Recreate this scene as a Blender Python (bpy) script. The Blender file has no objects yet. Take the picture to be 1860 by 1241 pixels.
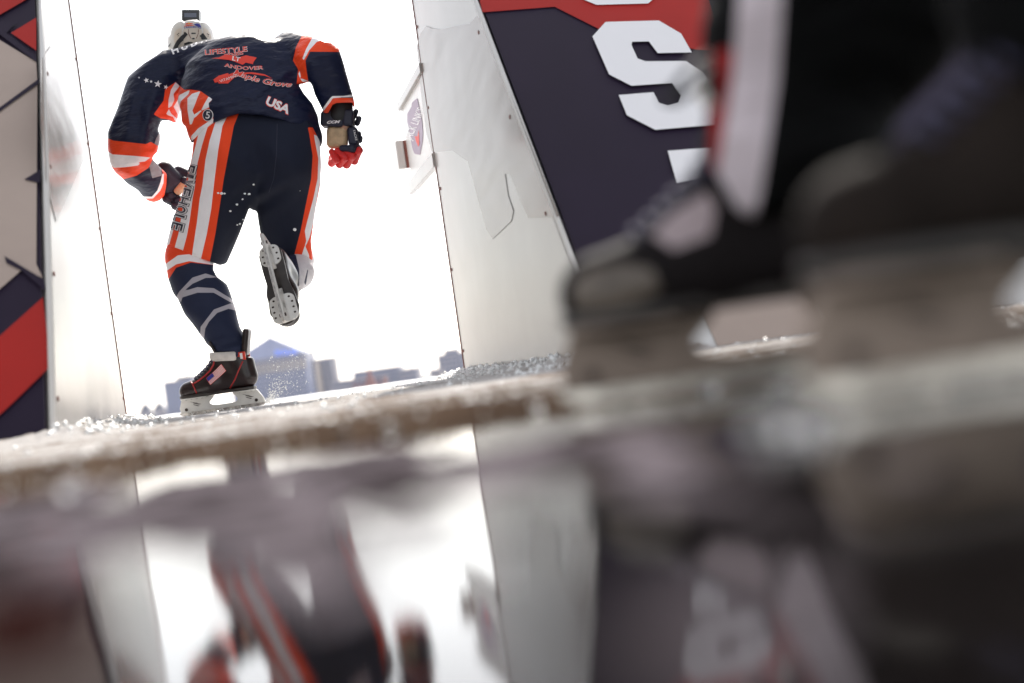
import bpy, math, random
import numpy as np
from mathutils import Vector, Matrix, noise
from mathutils.bvhtree import BVHTree
R = math.radians
random.seed(4)
scene = bpy.context.scene
COL = scene.collection

# ------------------------------------------------------------------ camera
F = 2583.0                      # focal length in photo pixels (1860 wide)
YAW, PITCH, ROLL, HC = R(11.2), R(0.69), R(8.1), 0.055
fwd = np.array([math.sin(YAW)*math.cos(PITCH), math.cos(YAW)*math.cos(PITCH), math.sin(PITCH)])
r0 = np.array([math.cos(YAW), -math.sin(YAW), 0.0])
u0 = np.cross(r0, fwd)
IX = math.cos(ROLL)*r0 - math.sin(ROLL)*u0
IY = math.sin(ROLL)*r0 + math.cos(ROLL)*u0
CP = np.array([0.0, 0.0, HC])
cam_d = bpy.data.cameras.new('camera')
cam = bpy.data.objects.new('camera', cam_d); COL.objects.link(cam)
m = Matrix.Identity(4)
for i in range(3):
    m[i][0] = IX[i]; m[i][1] = IY[i]; m[i][2] = -fwd[i]; m[i][3] = CP[i]
cam.matrix_world = m
cam_d.lens = 50; cam_d.sensor_width = 36
cam_d.clip_start = 0.02; cam_d.clip_end = 9000
cam_d.dof.use_dof = True; cam_d.dof.focus_distance = 5.85; cam_d.dof.aperture_fstop = 1.8
scene.camera = cam

# ------------------------------------------------------------------ light
SUN_EL, SUN_AZ = R(43), R(15)      # azimuth from +Y towards +X
w = bpy.data.worlds.new('World'); scene.world = w; w.use_nodes = True
nt = w.node_tree; nt.nodes.clear()
sky = nt.nodes.new('ShaderNodeTexSky'); sky.sky_type = 'NISHITA'; sky.sun_disc = False
sky.sun_elevation = SUN_EL; sky.sun_rotation = SUN_AZ
sky.air_density = 1.0; sky.dust_density = 1.0; sky.ozone_density = 1.0
bg = nt.nodes.new('ShaderNodeBackground'); bg.inputs[1].default_value = 0.14
ow = nt.nodes.new('ShaderNodeOutputWorld')
hs = nt.nodes.new('ShaderNodeHueSaturation'); hs.inputs['Saturation'].default_value = .35
tn = nt.nodes.new('ShaderNodeMix'); tn.data_type = 'RGBA'; tn.blend_type = 'MULTIPLY'; tn.inputs['Factor'].default_value = 1; tn.inputs['B'].default_value = (1, .965, .93, 1)
nt.links.new(sky.outputs[0], hs.inputs['Color']); nt.links.new(hs.outputs[0], tn.inputs['A']); nt.links.new(tn.outputs['Result'], bg.inputs[0]); nt.links.new(bg.outputs[0], ow.inputs[0])
sl = bpy.data.lights.new('sun', 'SUN'); sl.energy = 2.5; sl.angle = R(0.5); sl.color = (1, .94, .86)
so = bpy.data.objects.new('sun', sl); COL.objects.link(so)
sd = Vector((math.sin(SUN_AZ)*math.cos(SUN_EL), math.cos(SUN_AZ)*math.cos(SUN_EL), math.sin(SUN_EL)))
so.rotation_euler = sd.to_track_quat('Z', 'Y').to_euler(); so.location = (4, 6, 8)
scene.view_settings.view_transform = 'Standard'; scene.view_settings.look = 'None'
scene.view_settings.gamma = 1; scene.view_settings.exposure = 1.17

# ------------------------------------------------------------------ projection helpers
def ray(px, py):
    d = fwd + IX*((px-930.0)/F) + IY*((620.5-py)/F)
    return d                                            # unit depth along fwd
def P(px, py, d):                                       # pixel + camera depth -> world
    return CP + ray(px, py)*d
def onplane(px, py, p0, n):
    r_ = ray(px, py); p0 = np.array(p0, float); n = np.array(n, float)
    return CP + r_*(np.dot(p0-CP, n)/np.dot(r_, n))
def proj(p):                                            # world (N,3) -> px,py,depth
    q = np.asarray(p) - CP
    d = q@fwd
    return 930.0 + F*(q@IX)/d, 620.5 - F*(q@IY)/d, d
def cr(ox, oy, s, pts): return [(ox+x/s, oy+y/s) for x, y in pts]

# ------------------------------------------------------------------ object helpers
def link(o, parent=None):
    COL.objects.link(o)
    if parent is not None:
        o.parent = parent
        o.matrix_parent_inverse = parent_world(parent).inverted()
    return o
def parent_world(o):
    mm = o.matrix_basis.copy()
    if o.parent is not None: mm = parent_world(o.parent) @ o.matrix_parent_inverse @ mm
    return mm
def parent_world_abs(o):
    mm = o.matrix_basis.copy()
    if o.parent is not None: mm = parent_world_abs(o.parent) @ o.matrix_parent_inverse @ mm
    return mm
def mesh_obj(name, verts, faces, mat, parent=None, smooth=False, mats=None, fmat=None):
    me = bpy.data.meshes.new(name)
    me.from_pydata([tuple(map(float, v)) for v in verts] if not isinstance(verts, np.ndarray) else verts.tolist(), [], faces if isinstance(faces, list) else faces.tolist())
    if mats:
        for q in mats: me.materials.append(q)
    else: me.materials.append(mat)
    if fmat is not None: me.polygons.foreach_set('material_index', fmat)
    if smooth: me.polygons.foreach_set('use_smooth', [True]*len(me.polygons))
    me.update()
    return link(bpy.data.objects.new(name, me), parent)
def tag(o, label, cat, group=None, kind=None):
    if label: o['label'] = label
    if cat: o['category'] = cat
    if group: o['group'] = group
    if kind: o['kind'] = kind
    return o
def struct(o): o['kind'] = 'structure'; return o
def empty(name, loc, rz=0):
    o = bpy.data.objects.new(name, None); o.empty_display_size = .1
    o.location = tuple(map(float, loc)); o.rotation_euler = (0, 0, rz); COL.objects.link(o); return o
class MB:
    def __init__(s): s.v = []; s.f = []
    def add(s, vs, fs):
        b = len(s.v); s.v += [tuple(map(float, q)) for q in vs]; s.f += [tuple(b+i for i in f) for f in fs]; return s
    def box(s, c, h, ax=None):                         # centre, half sizes, 3 axes
        ax = ax if ax is not None else np.eye(3)
        c = np.array(c, float); vs = []
        for k in range(8):
            sg = ((k & 1)*2-1, ((k >> 1) & 1)*2-1, ((k >> 2) & 1)*2-1)
            vs.append(c + sum(sg[i]*h[i]*np.array(ax[i], float) for i in range(3)))
        return s.add(vs, [(0,2,3,1),(4,5,7,6),(0,1,5,4),(2,6,7,3),(0,4,6,2),(1,3,7,5)])
    def tube(s, pts, r, n=8, cap=True):
        pts = [np.array(p, float) for p in pts]; rings = []
        rs = r if isinstance(r, (list, tuple)) else [r]*len(pts)
        up = np.array([0.03, 0.11, 1.0]); vs = []
        for i, p in enumerate(pts):
            t = pts[min(i+1, len(pts)-1)] - pts[max(i-1, 0)]; t = t/(np.linalg.norm(t)+1e-9)
            a = np.cross(t, up)
            if np.linalg.norm(a) < .1: a = np.cross(t, [1, 0, 0])
            a /= np.linalg.norm(a); b = np.cross(t, a)
            for k in range(n):
                th = 2*math.pi*k/n; vs.append(p + rs[i]*(a*math.cos(th)+b*math.sin(th)))
        fs = []
        for i in range(len(pts)-1):
            for k in range(n):
                fs.append((i*n+k, i*n+(k+1) % n, (i+1)*n+(k+1) % n, (i+1)*n+k))
        if cap: fs.append(tuple(range(n-1, -1, -1))); fs.append(tuple((len(pts)-1)*n+k for k in range(n)))
        return s.add(vs, fs)
    def prism(s, poly, o, ex, ey, en, t0, t1):          # 2D polygon extruded along en from t0 to t1
        o = np.array(o, float); ex, ey, en = (np.array(q, float) for q in (ex, ey, en))
        n = len(poly); vs = [o+ex*x+ey*y+en*t0 for x, y in poly] + [o+ex*x+ey*y+en*t1 for x, y in poly]
        fs = [tuple(range(n-1, -1, -1)), tuple(range(n, 2*n))] + [(i, (i+1) % n, n+(i+1) % n, n+i) for i in range(n)]
        return s.add(vs, fs)
    def build(s, name, mat, parent=None, smooth=False, bevel=0, seg=2):
        o = mesh_obj(name, s.v, s.f, mat, parent, smooth)
        if bevel:
            b = o.modifiers.new('bevel', 'BEVEL'); b.width = bevel; b.segments = seg; b.limit_method = 'ANGLE'; b.angle_limit = R(35)
            o.data.polygons.foreach_set('use_smooth', [True]*len(o.data.polygons))
            wn = o.modifiers.new('wn', 'WEIGHTED_NORMAL'); wn.keep_sharp = False
        return o

# ------------------------------------------------------------------ SDF tools
def cone(p, a, b, ra, rb, n=None, k=1.0):               # round cone, optionally flattened by k along n
    a = np.array(a, float); b = np.array(b, float)
    q = p - a; ba = b - a
    if n is not None:
        n = np.array(n, float); n = n/np.linalg.norm(n)
        q = q + np.outer(q@n, n)*(1.0/k-1.0); ba = ba + n*np.dot(ba, n)*(1.0/k-1.0)
    L = max(float(ba@ba), 1e-9)
    t = np.clip((q@ba)/L, 0, 1)
    return np.linalg.norm(q - t[:, None]*ba, axis=1) - (ra + (rb-ra)*t)
def smin(a, b, k):
    h = np.clip(.5+.5*(b-a)/k, 0, 1)
    return b + (a-b)*h - k*h*(1-h)
def smax(a, b, k): return -smin(-a, -b, k)
def rbox(p, c, ax, h, r):
    q = np.abs((p-np.array(c, float))@np.array(ax, float).T) - (np.array(h)-r)
    return np.linalg.norm(np.maximum(q, 0), axis=1) + np.minimum(q.max(axis=1), 0) - r
def poly_sd(px, py, poly):                              # 2D signed distance (inside negative)
    px = np.asarray(px, float); py = np.asarray(py, float)
    d = np.full(px.shape, 1e9); ins = np.zeros(px.shape, bool); n = len(poly)
    for i in range(n):
        x0, y0 = poly[i]; x1, y1 = poly[(i+1) % n]
        ex, ey = x1-x0, y1-y0; L = ex*ex+ey*ey+1e-12
        t = np.clip(((px-x0)*ex+(py-y0)*ey)/L, 0, 1)
        d = np.minimum(d, (px-x0-t*ex)**2+(py-y0-t*ey)**2)
        c = (y0 > py) != (y1 > py)
        if y1 != y0: ins ^= c & (px < (x1-x0)*(py-y0)/(y1-y0)+x0)
    d = np.sqrt(d); return np.where(ins, -d, d)
def hull(poly, rnd=6):                                  # raster of a silhouette, sampled for grid points
    xs = [q[0] for q in poly]; ys = [q[1] for q in poly]
    x0, x1, y0, y1 = min(xs)-60, max(xs)+60, min(ys)-60, max(ys)+60
    st = 2.0; gx = np.arange(x0, x1, st); gy = np.arange(y0, y1, st)
    X, Y = np.meshgrid(gx, gy, indexing='ij'); D = poly_sd(X.ravel(), Y.ravel(), poly).reshape(X.shape)
    def f(p):
        px, py, d = proj(p)
        u = np.clip((px-x0)/st, 0, len(gx)-1.001); v = np.clip((py-y0)/st, 0, len(gy)-1.001)
        i = u.astype(int); j = v.astype(int); fu = u-i; fv = v-j
        s = D[i, j]*(1-fu)*(1-fv)+D[i+1, j]*fu*(1-fv)+D[i, j+1]*(1-fu)*fv+D[i+1, j+1]*fu*fv
        return s*d/F
    return f
def nets(fn, lo, hi, h):
    lo = np.array(lo, float); hi = np.array(hi, float)
    n = np.ceil((hi-lo)/h).astype(int)+1
    ax = [lo[i]+h*np.arange(n[i]) for i in range(3)]
    V = np.empty(n)
    step = max(1, int(400000/(n[1]*n[2])))
    for i in range(0, n[0], step):
        g = np.stack(np.meshgrid(ax[0][i:i+step], ax[1], ax[2], indexing='ij'), -1)
        V[i:i+step] = fn(g.reshape(-1, 3)).reshape(g.shape[:3])
    S = V < 0
    acc = np.zeros(tuple(n-1)+(3,)); cnt = np.zeros(tuple(n-1))
    quads = []; edges = []
    for a in range(3):
        b, c = (a+1) % 3, (a+2) % 3
        s0 = [slice(None)]*3; s1 = [slice(None)]*3; s0[a] = slice(0, -1); s1[a] = slice(1, None)
        cross = S[tuple(s0)] != S[tuple(s1)]
        I = np.argwhere(cross)
        v0 = V[tuple(I.T)]; J = I.copy(); J[:, a] += 1; v1 = V[tuple(J.T)]
        t = v0/(v0-v1); pos = I.astype(float); pos[:, a] += t
        for db in (0, -1):
            for dc in (0, -1):
                K = I.copy(); K[:, b] += db; K[:, c] += dc
                ok = np.all((K >= 0) & (K < n-1), axis=1)
                np.add.at(acc, tuple(K[ok].T), pos[ok]); np.add.at(cnt, tuple(K[ok].T), 1)
        ok = (I[:, b] > 0) & (I[:, c] > 0) & (I[:, b] < n[b]-1) & (I[:, c] < n[c]-1)
        I = I[ok]; neg = v0[ok] < 0
        q = []
        for db, dc in ((-1, -1), (0, -1), (0, 0), (-1, 0)):
            K = I.copy(); K[:, b] += db; K[:, c] += dc; q.append(K)
        q = np.stack(q, 1); q[~neg] = q[~neg][:, ::-1]
        quads.append(q)
    m_ = cnt > 0; idx = -np.ones(tuple(n-1), int); idx[m_] = np.arange(m_.sum())
    verts = acc[m_]/cnt[m_][:, None]*h + lo
    Q = np.concatenate(quads); faces = idx[Q[..., 0], Q[..., 1], Q[..., 2]]
    return verts, faces
def sdf_obj(name, fn, lo, hi, h, mat, parent=None, attrs=None):
    v, f = nets(fn, lo, hi, h)
    o = mesh_obj(name, v, f, mat, parent, True)
    if attrs:
        px, py, d = proj(v)
        for an, polys in attrs.items():
            s = np.full(len(v), 50.0)
            for pl in polys: s = np.minimum(s, poly_sd(px, py, pl))
            at = o.data.attributes.new(an, 'FLOAT', 'POINT'); at.data.foreach_set('value', s.astype(np.float32))
    o['_v'] = 0; del o['_v']
    return o, BVHTree.FromPolygons(v.tolist(), f.tolist())

# ------------------------------------------------------------------ drape (prints lying on a surface)
def cast(bvh, px, py, off=.002):
    r_ = Vector(ray(px, py)).normalized()
    hit = bvh.ray_cast(Vector(CP), r_)
    if hit[0] is None: return None
    nrm = hit[1]
    if nrm.dot(r_) > 0: nrm = -nrm
    return hit[0] + nrm*off
def tri_poly(poly, step=4.0):                           # polygon (px) -> triangulated, refined mesh
    import bmesh
    from mathutils.geometry import tessellate_polygon
    tris = tessellate_polygon([[Vector((x, y, 0)) for x, y in poly]])
    bm = bmesh.new(); vs = [bm.verts.new((x, y, 0)) for x, y in poly]
    for t_ in tris:
        try: bm.faces.new([vs[i] for i in t_])
        except ValueError: pass
    for _ in range(5):
        es = [e for e in bm.edges if e.calc_length() > step]
        if not es: break
        bmesh.ops.subdivide_edges(bm, edges=es, cuts=1)
        bmesh.ops.triangulate(bm, faces=bm.faces[:])
    bm.verts.index_update()
    v = [(q.co.x, q.co.y) for q in bm.verts]; fs = [tuple(q.index for q in f.verts) for f in bm.faces]; bm.free()
    return v, fs
_fonts = {}
def text_mesh(body, bold=0.0, shear=0.0, res=3):
    cu = bpy.data.curves.new('t', 'FONT'); cu.body = body; cu.align_x = 'CENTER'; cu.align_y = 'CENTER'
    cu.offset = bold; cu.shear = shear; cu.resolution_u = res; cu.size = 1.0
    o = bpy.data.objects.new('t', cu); COL.objects.link(o)
    bpy.context.view_layer.update()
    me = o.to_mesh(); v = [(q.co.x, q.co.y) for q in me.vertices]; fs = [tuple(p.vertices) for p in me.polygons]
    o.to_mesh_clear(); bpy.data.objects.remove(o); bpy.data.curves.remove(cu)
    xs = [q[0] for q in v]; ys = [q[1] for q in v]; w_ = max(xs)-min(xs); h_ = max(ys)-min(ys); cx = (max(xs)+min(xs))/2; cy = (max(ys)+min(ys))/2
    return [((x-cx)/w_, (y-cy)/h_) for x, y in v], fs    # normalised -0.5..0.5
def text_px(body, c, W, H, ang=0, bold=0.0, shear=0.0, arc=0.0):
    v, fs = text_mesh(body, bold, shear); a = R(ang); out = []
    for x, y in v:
        X = x*W; Y = -y*H + arc*(x*2)**2
        out.append((c[0]+X*math.cos(a)-Y*math.sin(a), c[1]+X*math.sin(a)+Y*math.cos(a)))
    return out, fs
def star_px(c, r, ang=0):
    pl = []
    for k in range(10):
        rr = r if k % 2 == 0 else r*.42; a = R(ang-90+36*k); pl.append((c[0]+rr*math.cos(a), c[1]+rr*math.sin(a)))
    return pl
def circ_px(c, r, n=28, ry=None): return [(c[0]+r*math.cos(2*math.pi*k/n), c[1]+(ry or r)*math.sin(2*math.pi*k/n)) for k in range(n)]
def drape(name, items, surf, mat, parent, off=.002, step=4.0, maxjump=.07):
    return [drape1(name, [it], surf, mat, parent, off, step, maxjump) for it in items][0]
def refine(v, fs, step):
    import bmesh
    bm = bmesh.new(); vs = [bm.verts.new((x, y, 0)) for x, y in v]
    for f in fs:
        try: bm.faces.new([vs[i] for i in f])
        except ValueError: pass
    for _ in range(4):
        es = [e for e in bm.edges if e.calc_length() > step]
        if not es: break
        bmesh.ops.subdivide_edges(bm, edges=es, cuts=1); bmesh.ops.triangulate(bm, faces=bm.faces[:])
    bm.verts.index_update()
    v = [(q.co.x, q.co.y) for q in bm.verts]; fs = [tuple(q.index for q in f.verts) for f in bm.faces]; bm.free(); return v, fs
def drape1(name, items, surf, mat, parent, off=.002, step=4.0, maxjump=.07):
    """items: polygons or (verts, faces) in photo pixels; surf: function px,py,off -> point or None"""
    V = []; Fc = []
    for it in items:
        if isinstance(it, tuple): v, fs = refine(*it, min(step, 4.0)) if maxjump < 5 else it
        else: v, fs = tri_poly(it, step)
        pts = [surf(x, y, off) for x, y in v]; b = len(V)
        V += [p if p is not None else Vector((0, 0, 0)) for p in pts]
        for f in fs:
            if any(pts[i] is None for i in f): continue
            ok = True
            for i in range(len(f)):
                a_, b_ = pts[f[i]], pts[f[(i+1) % len(f)]]
                if (Vector(a_)-Vector(b_)).length > maxjump*(1+.5*0): ok = False
            if ok or maxjump > 5: Fc.append(tuple(b+i for i in f))
    used = sorted({i for f in Fc for i in f}); mp = {i: k for k, i in enumerate(used)}
    if not used: return None
    return mesh_obj(name, [tuple(V[i]) for i in used], [tuple(mp[i] for i in f) for f in Fc], mat, parent, True)
def on_bvh(bvh): return lambda x, y, off: cast(bvh, x, y, off)
def on_pl(p0, n):
    n = np.array(n, float)/np.linalg.norm(n)
    if np.dot(n, CP-np.array(p0)) < 0: n = -n
    return lambda x, y, off: Vector(onplane(x, y, np.array(p0)+n*off, n))

# ------------------------------------------------------------------ materials
def newmat(name):
    m_ = bpy.data.materials.new(name); m_.use_nodes = True; t = m_.node_tree
    return m_, t, t.nodes['Principled BSDF']
def N(t, k, **kw):
    n = t.nodes.new('ShaderNode'+k)
    for a, b in kw.items(): setattr(n, a, b)
    return n
def bump(t, b, scale=50, strength=.2, dist=.01, detail=4, stretch=None, kind='Noise'):
    tc = N(t, 'TexCoord'); mp = N(t, 'Mapping'); t.links.new(tc.outputs['Object'], mp.inputs[0])
    if stretch: mp.inputs['Scale'].default_value = stretch
    n = N(t, 'TexNoise'); n.inputs['Scale'].default_value = scale; n.inputs['Detail'].default_value = detail
    t.links.new(mp.outputs[0], n.inputs['Vector'])
    bp = N(t, 'Bump'); bp.inputs['Strength'].default_value = strength; bp.inputs['Distance'].default_value = dist
    t.links.new(n.outputs['Fac'], bp.inputs['Height']); 
    if b.inputs['Normal'].links: t.links.new(b.inputs['Normal'].links[0].from_socket, bp.inputs['Normal'])
    t.links.new(bp.outputs[0], b.inputs['Normal']); return n
def simple(name, col, rough=.5, metal=0, coat=0, bumps=(), var=0, vscale=8, spec=.5, sss=0):
    m_, t, b = newmat(name)
    b.inputs['Base Color'].default_value = (*col, 1); b.inputs['Roughness'].default_value = rough
    b.inputs['Metallic'].default_value = metal; b.inputs['Coat Weight'].default_value = coat
    b.inputs['Specular IOR Level'].default_value = spec
    if sss: b.inputs['Subsurface Weight'].default_value = sss; b.inputs['Subsurface Scale'].default_value = .02
    if var:
        tc = N(t, 'TexCoord'); n = N(t, 'TexNoise'); n.inputs['Scale'].default_value = vscale; n.inputs['Detail'].default_value = 6
        t.links.new(tc.outputs['Object'], n.inputs['Vector'])
        mx = N(t, 'Mix', data_type='RGBA'); mr = N(t, 'MapRange'); mr.inputs['From Min'].default_value = .35; mr.inputs['From Max'].default_value = .65
        t.links.new(n.outputs['Fac'], mr.inputs['Value']); t.links.new(mr.outputs[0], mx.inputs['Factor'])
        mx.inputs['A'].default_value = (*[c*(1-var) for c in col], 1); mx.inputs['B'].default_value = (*[min(1, c*(1+var)) for c in col], 1)
        t.links.new(mx.outputs['Result'], b.inputs['Base Color'])
    for bb in bumps: bump(t, b, **bb)
    return m_
def layered(name, base, layers, rough=.8, bumps=(), var=.12, spec=.3):
    """cloth whose coloured panels are stored as distances on the mesh (attribute < 0 = inside)"""
    m_, t, b = newmat(name); b.inputs['Roughness'].default_value = rough
    b.inputs['Specular IOR Level'].default_value = spec
    cur = N(t, 'RGB'); cur.outputs[0].default_value = (*base, 1); out = cur.outputs[0]
    for an, col in layers:
        at = N(t, 'Attribute'); at.attribute_name = an
        mr = N(t, 'MapRange'); mr.inputs['From Min'].default_value = .35; mr.inputs['From Max'].default_value = -.35
        t.links.new(at.outputs['Fac'], mr.inputs['Value'])
        mx = N(t, 'Mix', data_type='RGBA'); t.links.new(mr.outputs[0], mx.inputs['Factor'])
        t.links.new(out, mx.inputs['A']); mx.inputs['B'].default_value = (*col, 1); out = mx.outputs['Result']
    tc = N(t, 'TexCoord'); n = N(t, 'TexNoise'); n.inputs['Scale'].default_value = 9; n.inputs['Detail'].default_value = 8
    t.links.new(tc.outputs['Object'], n.inputs['Vector'])
    mr = N(t, 'MapRange'); mr.inputs['To Min'].default_value = 1-var; mr.inputs['To Max'].default_value = 1+var
    t.links.new(n.outputs['Fac'], mr.inputs['Value'])
    vm = N(t, 'VectorMath', operation='SCALE'); t.links.new(out, vm.inputs[0]); t.links.new(mr.outputs[0], vm.inputs['Scale'])
    t.links.new(vm.outputs[0], b.inputs['Base Color'])
    for bb in bumps: bump(t, b, **bb)
    return m_
NAVY = (.003, .0065, .030); ORANGE = (.90, .068, .014); WHITE = (.90, .87, .89); REDC = (.55, .02, .015)
cb = (dict(scale=700, strength=.15, dist=.002, detail=2), dict(scale=8, strength=.9, dist=.03, detail=3, stretch=(1, 1, 2.4)))
M = {}
M['jersey'] = layered('jersey cloth', NAVY, [('grey', (.25, .25, .27)), ('orange', ORANGE), ('white', WHITE)], .48, cb, .12, .28)
M['shorts'] = layered('shorts cloth', (.006, .009, .024), [('orange', ORANGE), ('white', WHITE)], .78, (dict(scale=700, strength=.15, dist=.002, detail=2), dict(scale=7, strength=.35, dist=.02, detail=2, stretch=(1.4, 1.4, .6))))
M['sock'] = layered('sock cloth', (.013, .019, .05), [('orange', ORANGE), ('white', WHITE), ('tape', (.42, .40, .44))], .7, (dict(scale=900, strength=.2, dist=.002, detail=2), dict(scale=14, strength=.35, dist=.012, detail=3)))
M['sockw'] = layered('pale sock cloth', (.7, .68, .7), [('navy', (.02, .025, .06))], .75, cb)
M['print_red'] = simple('red print', (.75, .045, .022), .55)
M['print_white'] = simple('white print', (.8, .78, .78), .55)
M['print_navy'] = simple('navy print', (.012, .014, .035), .6)
M['print_blue'] = simple('blue print', (.03, .03, .25), .6)
M['print_yellow'] = simple('yellow print', (.8, .4, .03), .6)
M['skin'] = simple('skin', (.5, .28, .2), .5, sss=.2)
M['helmet'] = simple('helmet plastic', (.66, .62, .56), .22, coat=.4, var=.05)
M['helmet_pad'] = simple('warm helmet plastic', (.62, .53, .43), .4, var=.06)
M['black'] = simple('black nylon', (.012, .012, .014), .6, bumps=(dict(scale=400, strength=.2, dist=.002),))
M['black_gloss'] = simple('black plastic', (.015, .015, .017), .25)
M['screen'] = simple('camera screen', (.08, .09, .13), .12)
M['glove'] = simple('navy glove', (.010, .012, .03), .6, var=.2, bumps=(dict(scale=300, strength=.25, dist=.003),))
M['glove_red'] = simple('red glove', (.62, .02, .018), .6, var=.15, bumps=(dict(scale=60, strength=.3, dist=.006),))
M['palm'] = simple('tan palm leather', (.52, .36, .21), .65, var=.15, vscale=40, bumps=(dict(scale=45, strength=.4, dist=.006),))
M['boot'] = simple('skate boot', (.014, .006, .006), .3, coat=.2, spec=.35, var=.3, vscale=30, bumps=(dict(scale=90, strength=.25, dist=.003),))
M['boot_trim'] = simple('skate trim red', (.42, .02, .02), .35)
M['sole'] = simple('skate outsole', (.035, .028, .024), .35, var=.3, vscale=25)
M['holder'] = simple('white blade holder', (.68, .66, .62), .35, coat=.2, var=.06, vscale=30, bumps=(dict(scale=30, strength=.15, dist=.004),))
M['steel'] = simple('steel runner', (.5, .47, .44), .28, metal=.9, var=.35, vscale=60)
M['rivet'] = simple('rivet', (.05, .035, .03), .4, metal=.6)
M['lace'] = simple('lace', (.05, .045, .09), .8)
M['strap_w'] = simple('white strap', (.66, .62, .58), .6, var=.1, vscale=40, bumps=(dict(scale=200, strength=.3, dist=.003),))
M['buckle'] = simple('red buckle', (.6, .035, .015), .25, coat=.3)

# ------------------------------------------------------------------ ground, puddle
#GROUND
GF = lambda px, py, z=0: onplane(px, py, (0, 0, z), (0, 0, 1))
XL, XR, YB = -.458, 1.00, 6.2
def sstep(a, b, x):
    t = np.clip((x-a)/(b-a), 0, 1); return t*t*(3-2*t)
PATCH = []
for px_, py_, rx_, ry_, k0 in ((440,940,120,45,1.0), (520,1010,95,40,1.0), (590,1060,70,28,.9), (185,990,62,17,1.0), (90,900,100,22,1.0), (745,955,62,20,.9), (700,900,40,12,.8),
        (330,890,60,18,.9), (1180,885,55,15,1.0), (1320,895,52,20,1.0), (1630,850,45,12,.7), (60,1000,60,26,.8), (1480,1010,50,20,.6), (1290,1150,130,60,1.0), (40,1080,75,45,1.0), (60,1180,100,45,1.0), (0,1010,60,40,1.0), (930,960,40,14,.6)):
    c_ = GF(px_, py_); a_ = GF(px_, py_-ry_); b_ = GF(px_, py_+ry_); PATCH.append((c_[0], c_[1], rx_*1.25*c_[1]/F, abs(a_[1]-b_[1])/2*1.3, k0))
def ground_h(x, y):
    v = Vector((x, y, 0))
    n1 = noise.fractal(v*1.7, .9, 2.0, 3); n2 = noise.fractal(v*9.0, .8, 2.0, 4); n3 = noise.fractal(v*42.0, .7, 2.1, 3)
    edge = 1.53 - .35*max(-.6, min(.5, x)) + .10*noise.noise(Vector((x*2.1, 3.3, 0))) + .05*noise.noise(Vector((x*9, 1.3, 0)))
    up = float(sstep(edge-.07, edge+.02, y))
    base = -.0046 + .0141*up
    h = base + (.0012+.0018*up)*n2 + (.0008+.0014*up)*n3 + .004*n1*(.25+.75*up)
    lip = math.exp(-((y-edge-.05)/.09)**2); h += .004*lip*(1+.9*n2)
    if y < edge:
        nb = noise.fractal(Vector((x*6.5+4.1, y*5.0, 2.7)), .9, 2.0, 4)
        q_ = .022*(math.exp(-((y-.80)/.26)**2)*(nb*1.3+.02-.45*float(sstep(.12, .4, x))+.10*n3) ) - .0035
        for cx_, cy_, rx_, ry_, k0 in PATCH:
            dd = math.hypot((x-cx_)/rx_, (y-cy_)/ry_)
            if dd < 2.2: q_ = max(q_, -.0035 + .0090*k0*math.exp(-(dd*.85)**4) + .003*n2*math.exp(-dd*dd*.5) + .0015*n3)
        h += .0035*math.tanh(max(q_, -.003)/.0035)+.0035 + .0008*n3
    # slush banked against the feet of the gate walls
    for xw in (XL, XR):
        if 3.3 < y < 6.4:
            s_ = (x-xw) if xw < 0 else (xw-x)
            if s_ > -.2:
                h += .026*math.exp(-(max(s_, 0)/.12)**2)*(1+.45*n2+.35*n3)*float(sstep(3.3, 3.8, y))
    h += .010*float(sstep(3.0, 4.5, y))*0
    return h
def axis_pts(segs):
    out = []
    for a, b, n in segs: out += list(np.linspace(a, b, n, endpoint=False))
    out.append(segs[-1][1]); return out
gx = axis_pts([(-9, -1.7, 14), (-1.7, -.5, 80), (-.5, 1.1, 250), (1.1, 2.8, 90), (2.8, 9, 14)])
ya = list(np.geomspace(.16, 4.6, 400)); gy = [-4, -2.5, -1.2, -.5, -.2, 0, .1] + ya + list(np.linspace(4.64, 7.2, 90)) + list(np.linspace(7.3, 10.2, 24))
GV = []; 
for y in gy:
    for x in gx: GV.append((x, y, ground_h(x, y) - .25*float(sstep(9.8, 10.2, y))))
nx = len(gx); GFc = [(j*nx+i, j*nx+i+1, (j+1)*nx+i+1, (j+1)*nx+i) for j in range(len(gy)-1) for i in range(nx-1)]
m_, t, b = newmat('trodden ice')
b.inputs['Specular IOR Level'].default_value = .0
tc = N(t, 'TexCoord'); n1 = N(t, 'TexNoise'); n1.inputs['Scale'].default_value = 5; n1.inputs['Detail'].default_value = 8
t.links.new(tc.outputs['Object'], n1.inputs['Vector'])
rp = N(t, 'ValToRGB'); rp.color_ramp.elements[0].position = .30; rp.color_ramp.elements[0].color = (.06, .038, .027, 1)
rp.color_ramp.elements[1].position = .56; rp.color_ramp.elements[1].color = (.48, .455, .43, 1)
e = rp.color_ramp.elements.new(.44); e.color = (.23, .19, .16, 1)
sx = N(t, 'SeparateXYZ'); t.links.new(tc.outputs['Object'], sx.inputs[0])
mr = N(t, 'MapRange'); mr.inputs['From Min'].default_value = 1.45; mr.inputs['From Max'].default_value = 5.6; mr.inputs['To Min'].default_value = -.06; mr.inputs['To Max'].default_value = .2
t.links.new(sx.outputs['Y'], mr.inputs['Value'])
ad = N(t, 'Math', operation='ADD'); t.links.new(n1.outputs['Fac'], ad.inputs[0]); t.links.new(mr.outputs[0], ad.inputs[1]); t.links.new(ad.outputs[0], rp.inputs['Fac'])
fc = N(t, 'FloatCurve'); cm = fc.mapping.curves[0]
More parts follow.
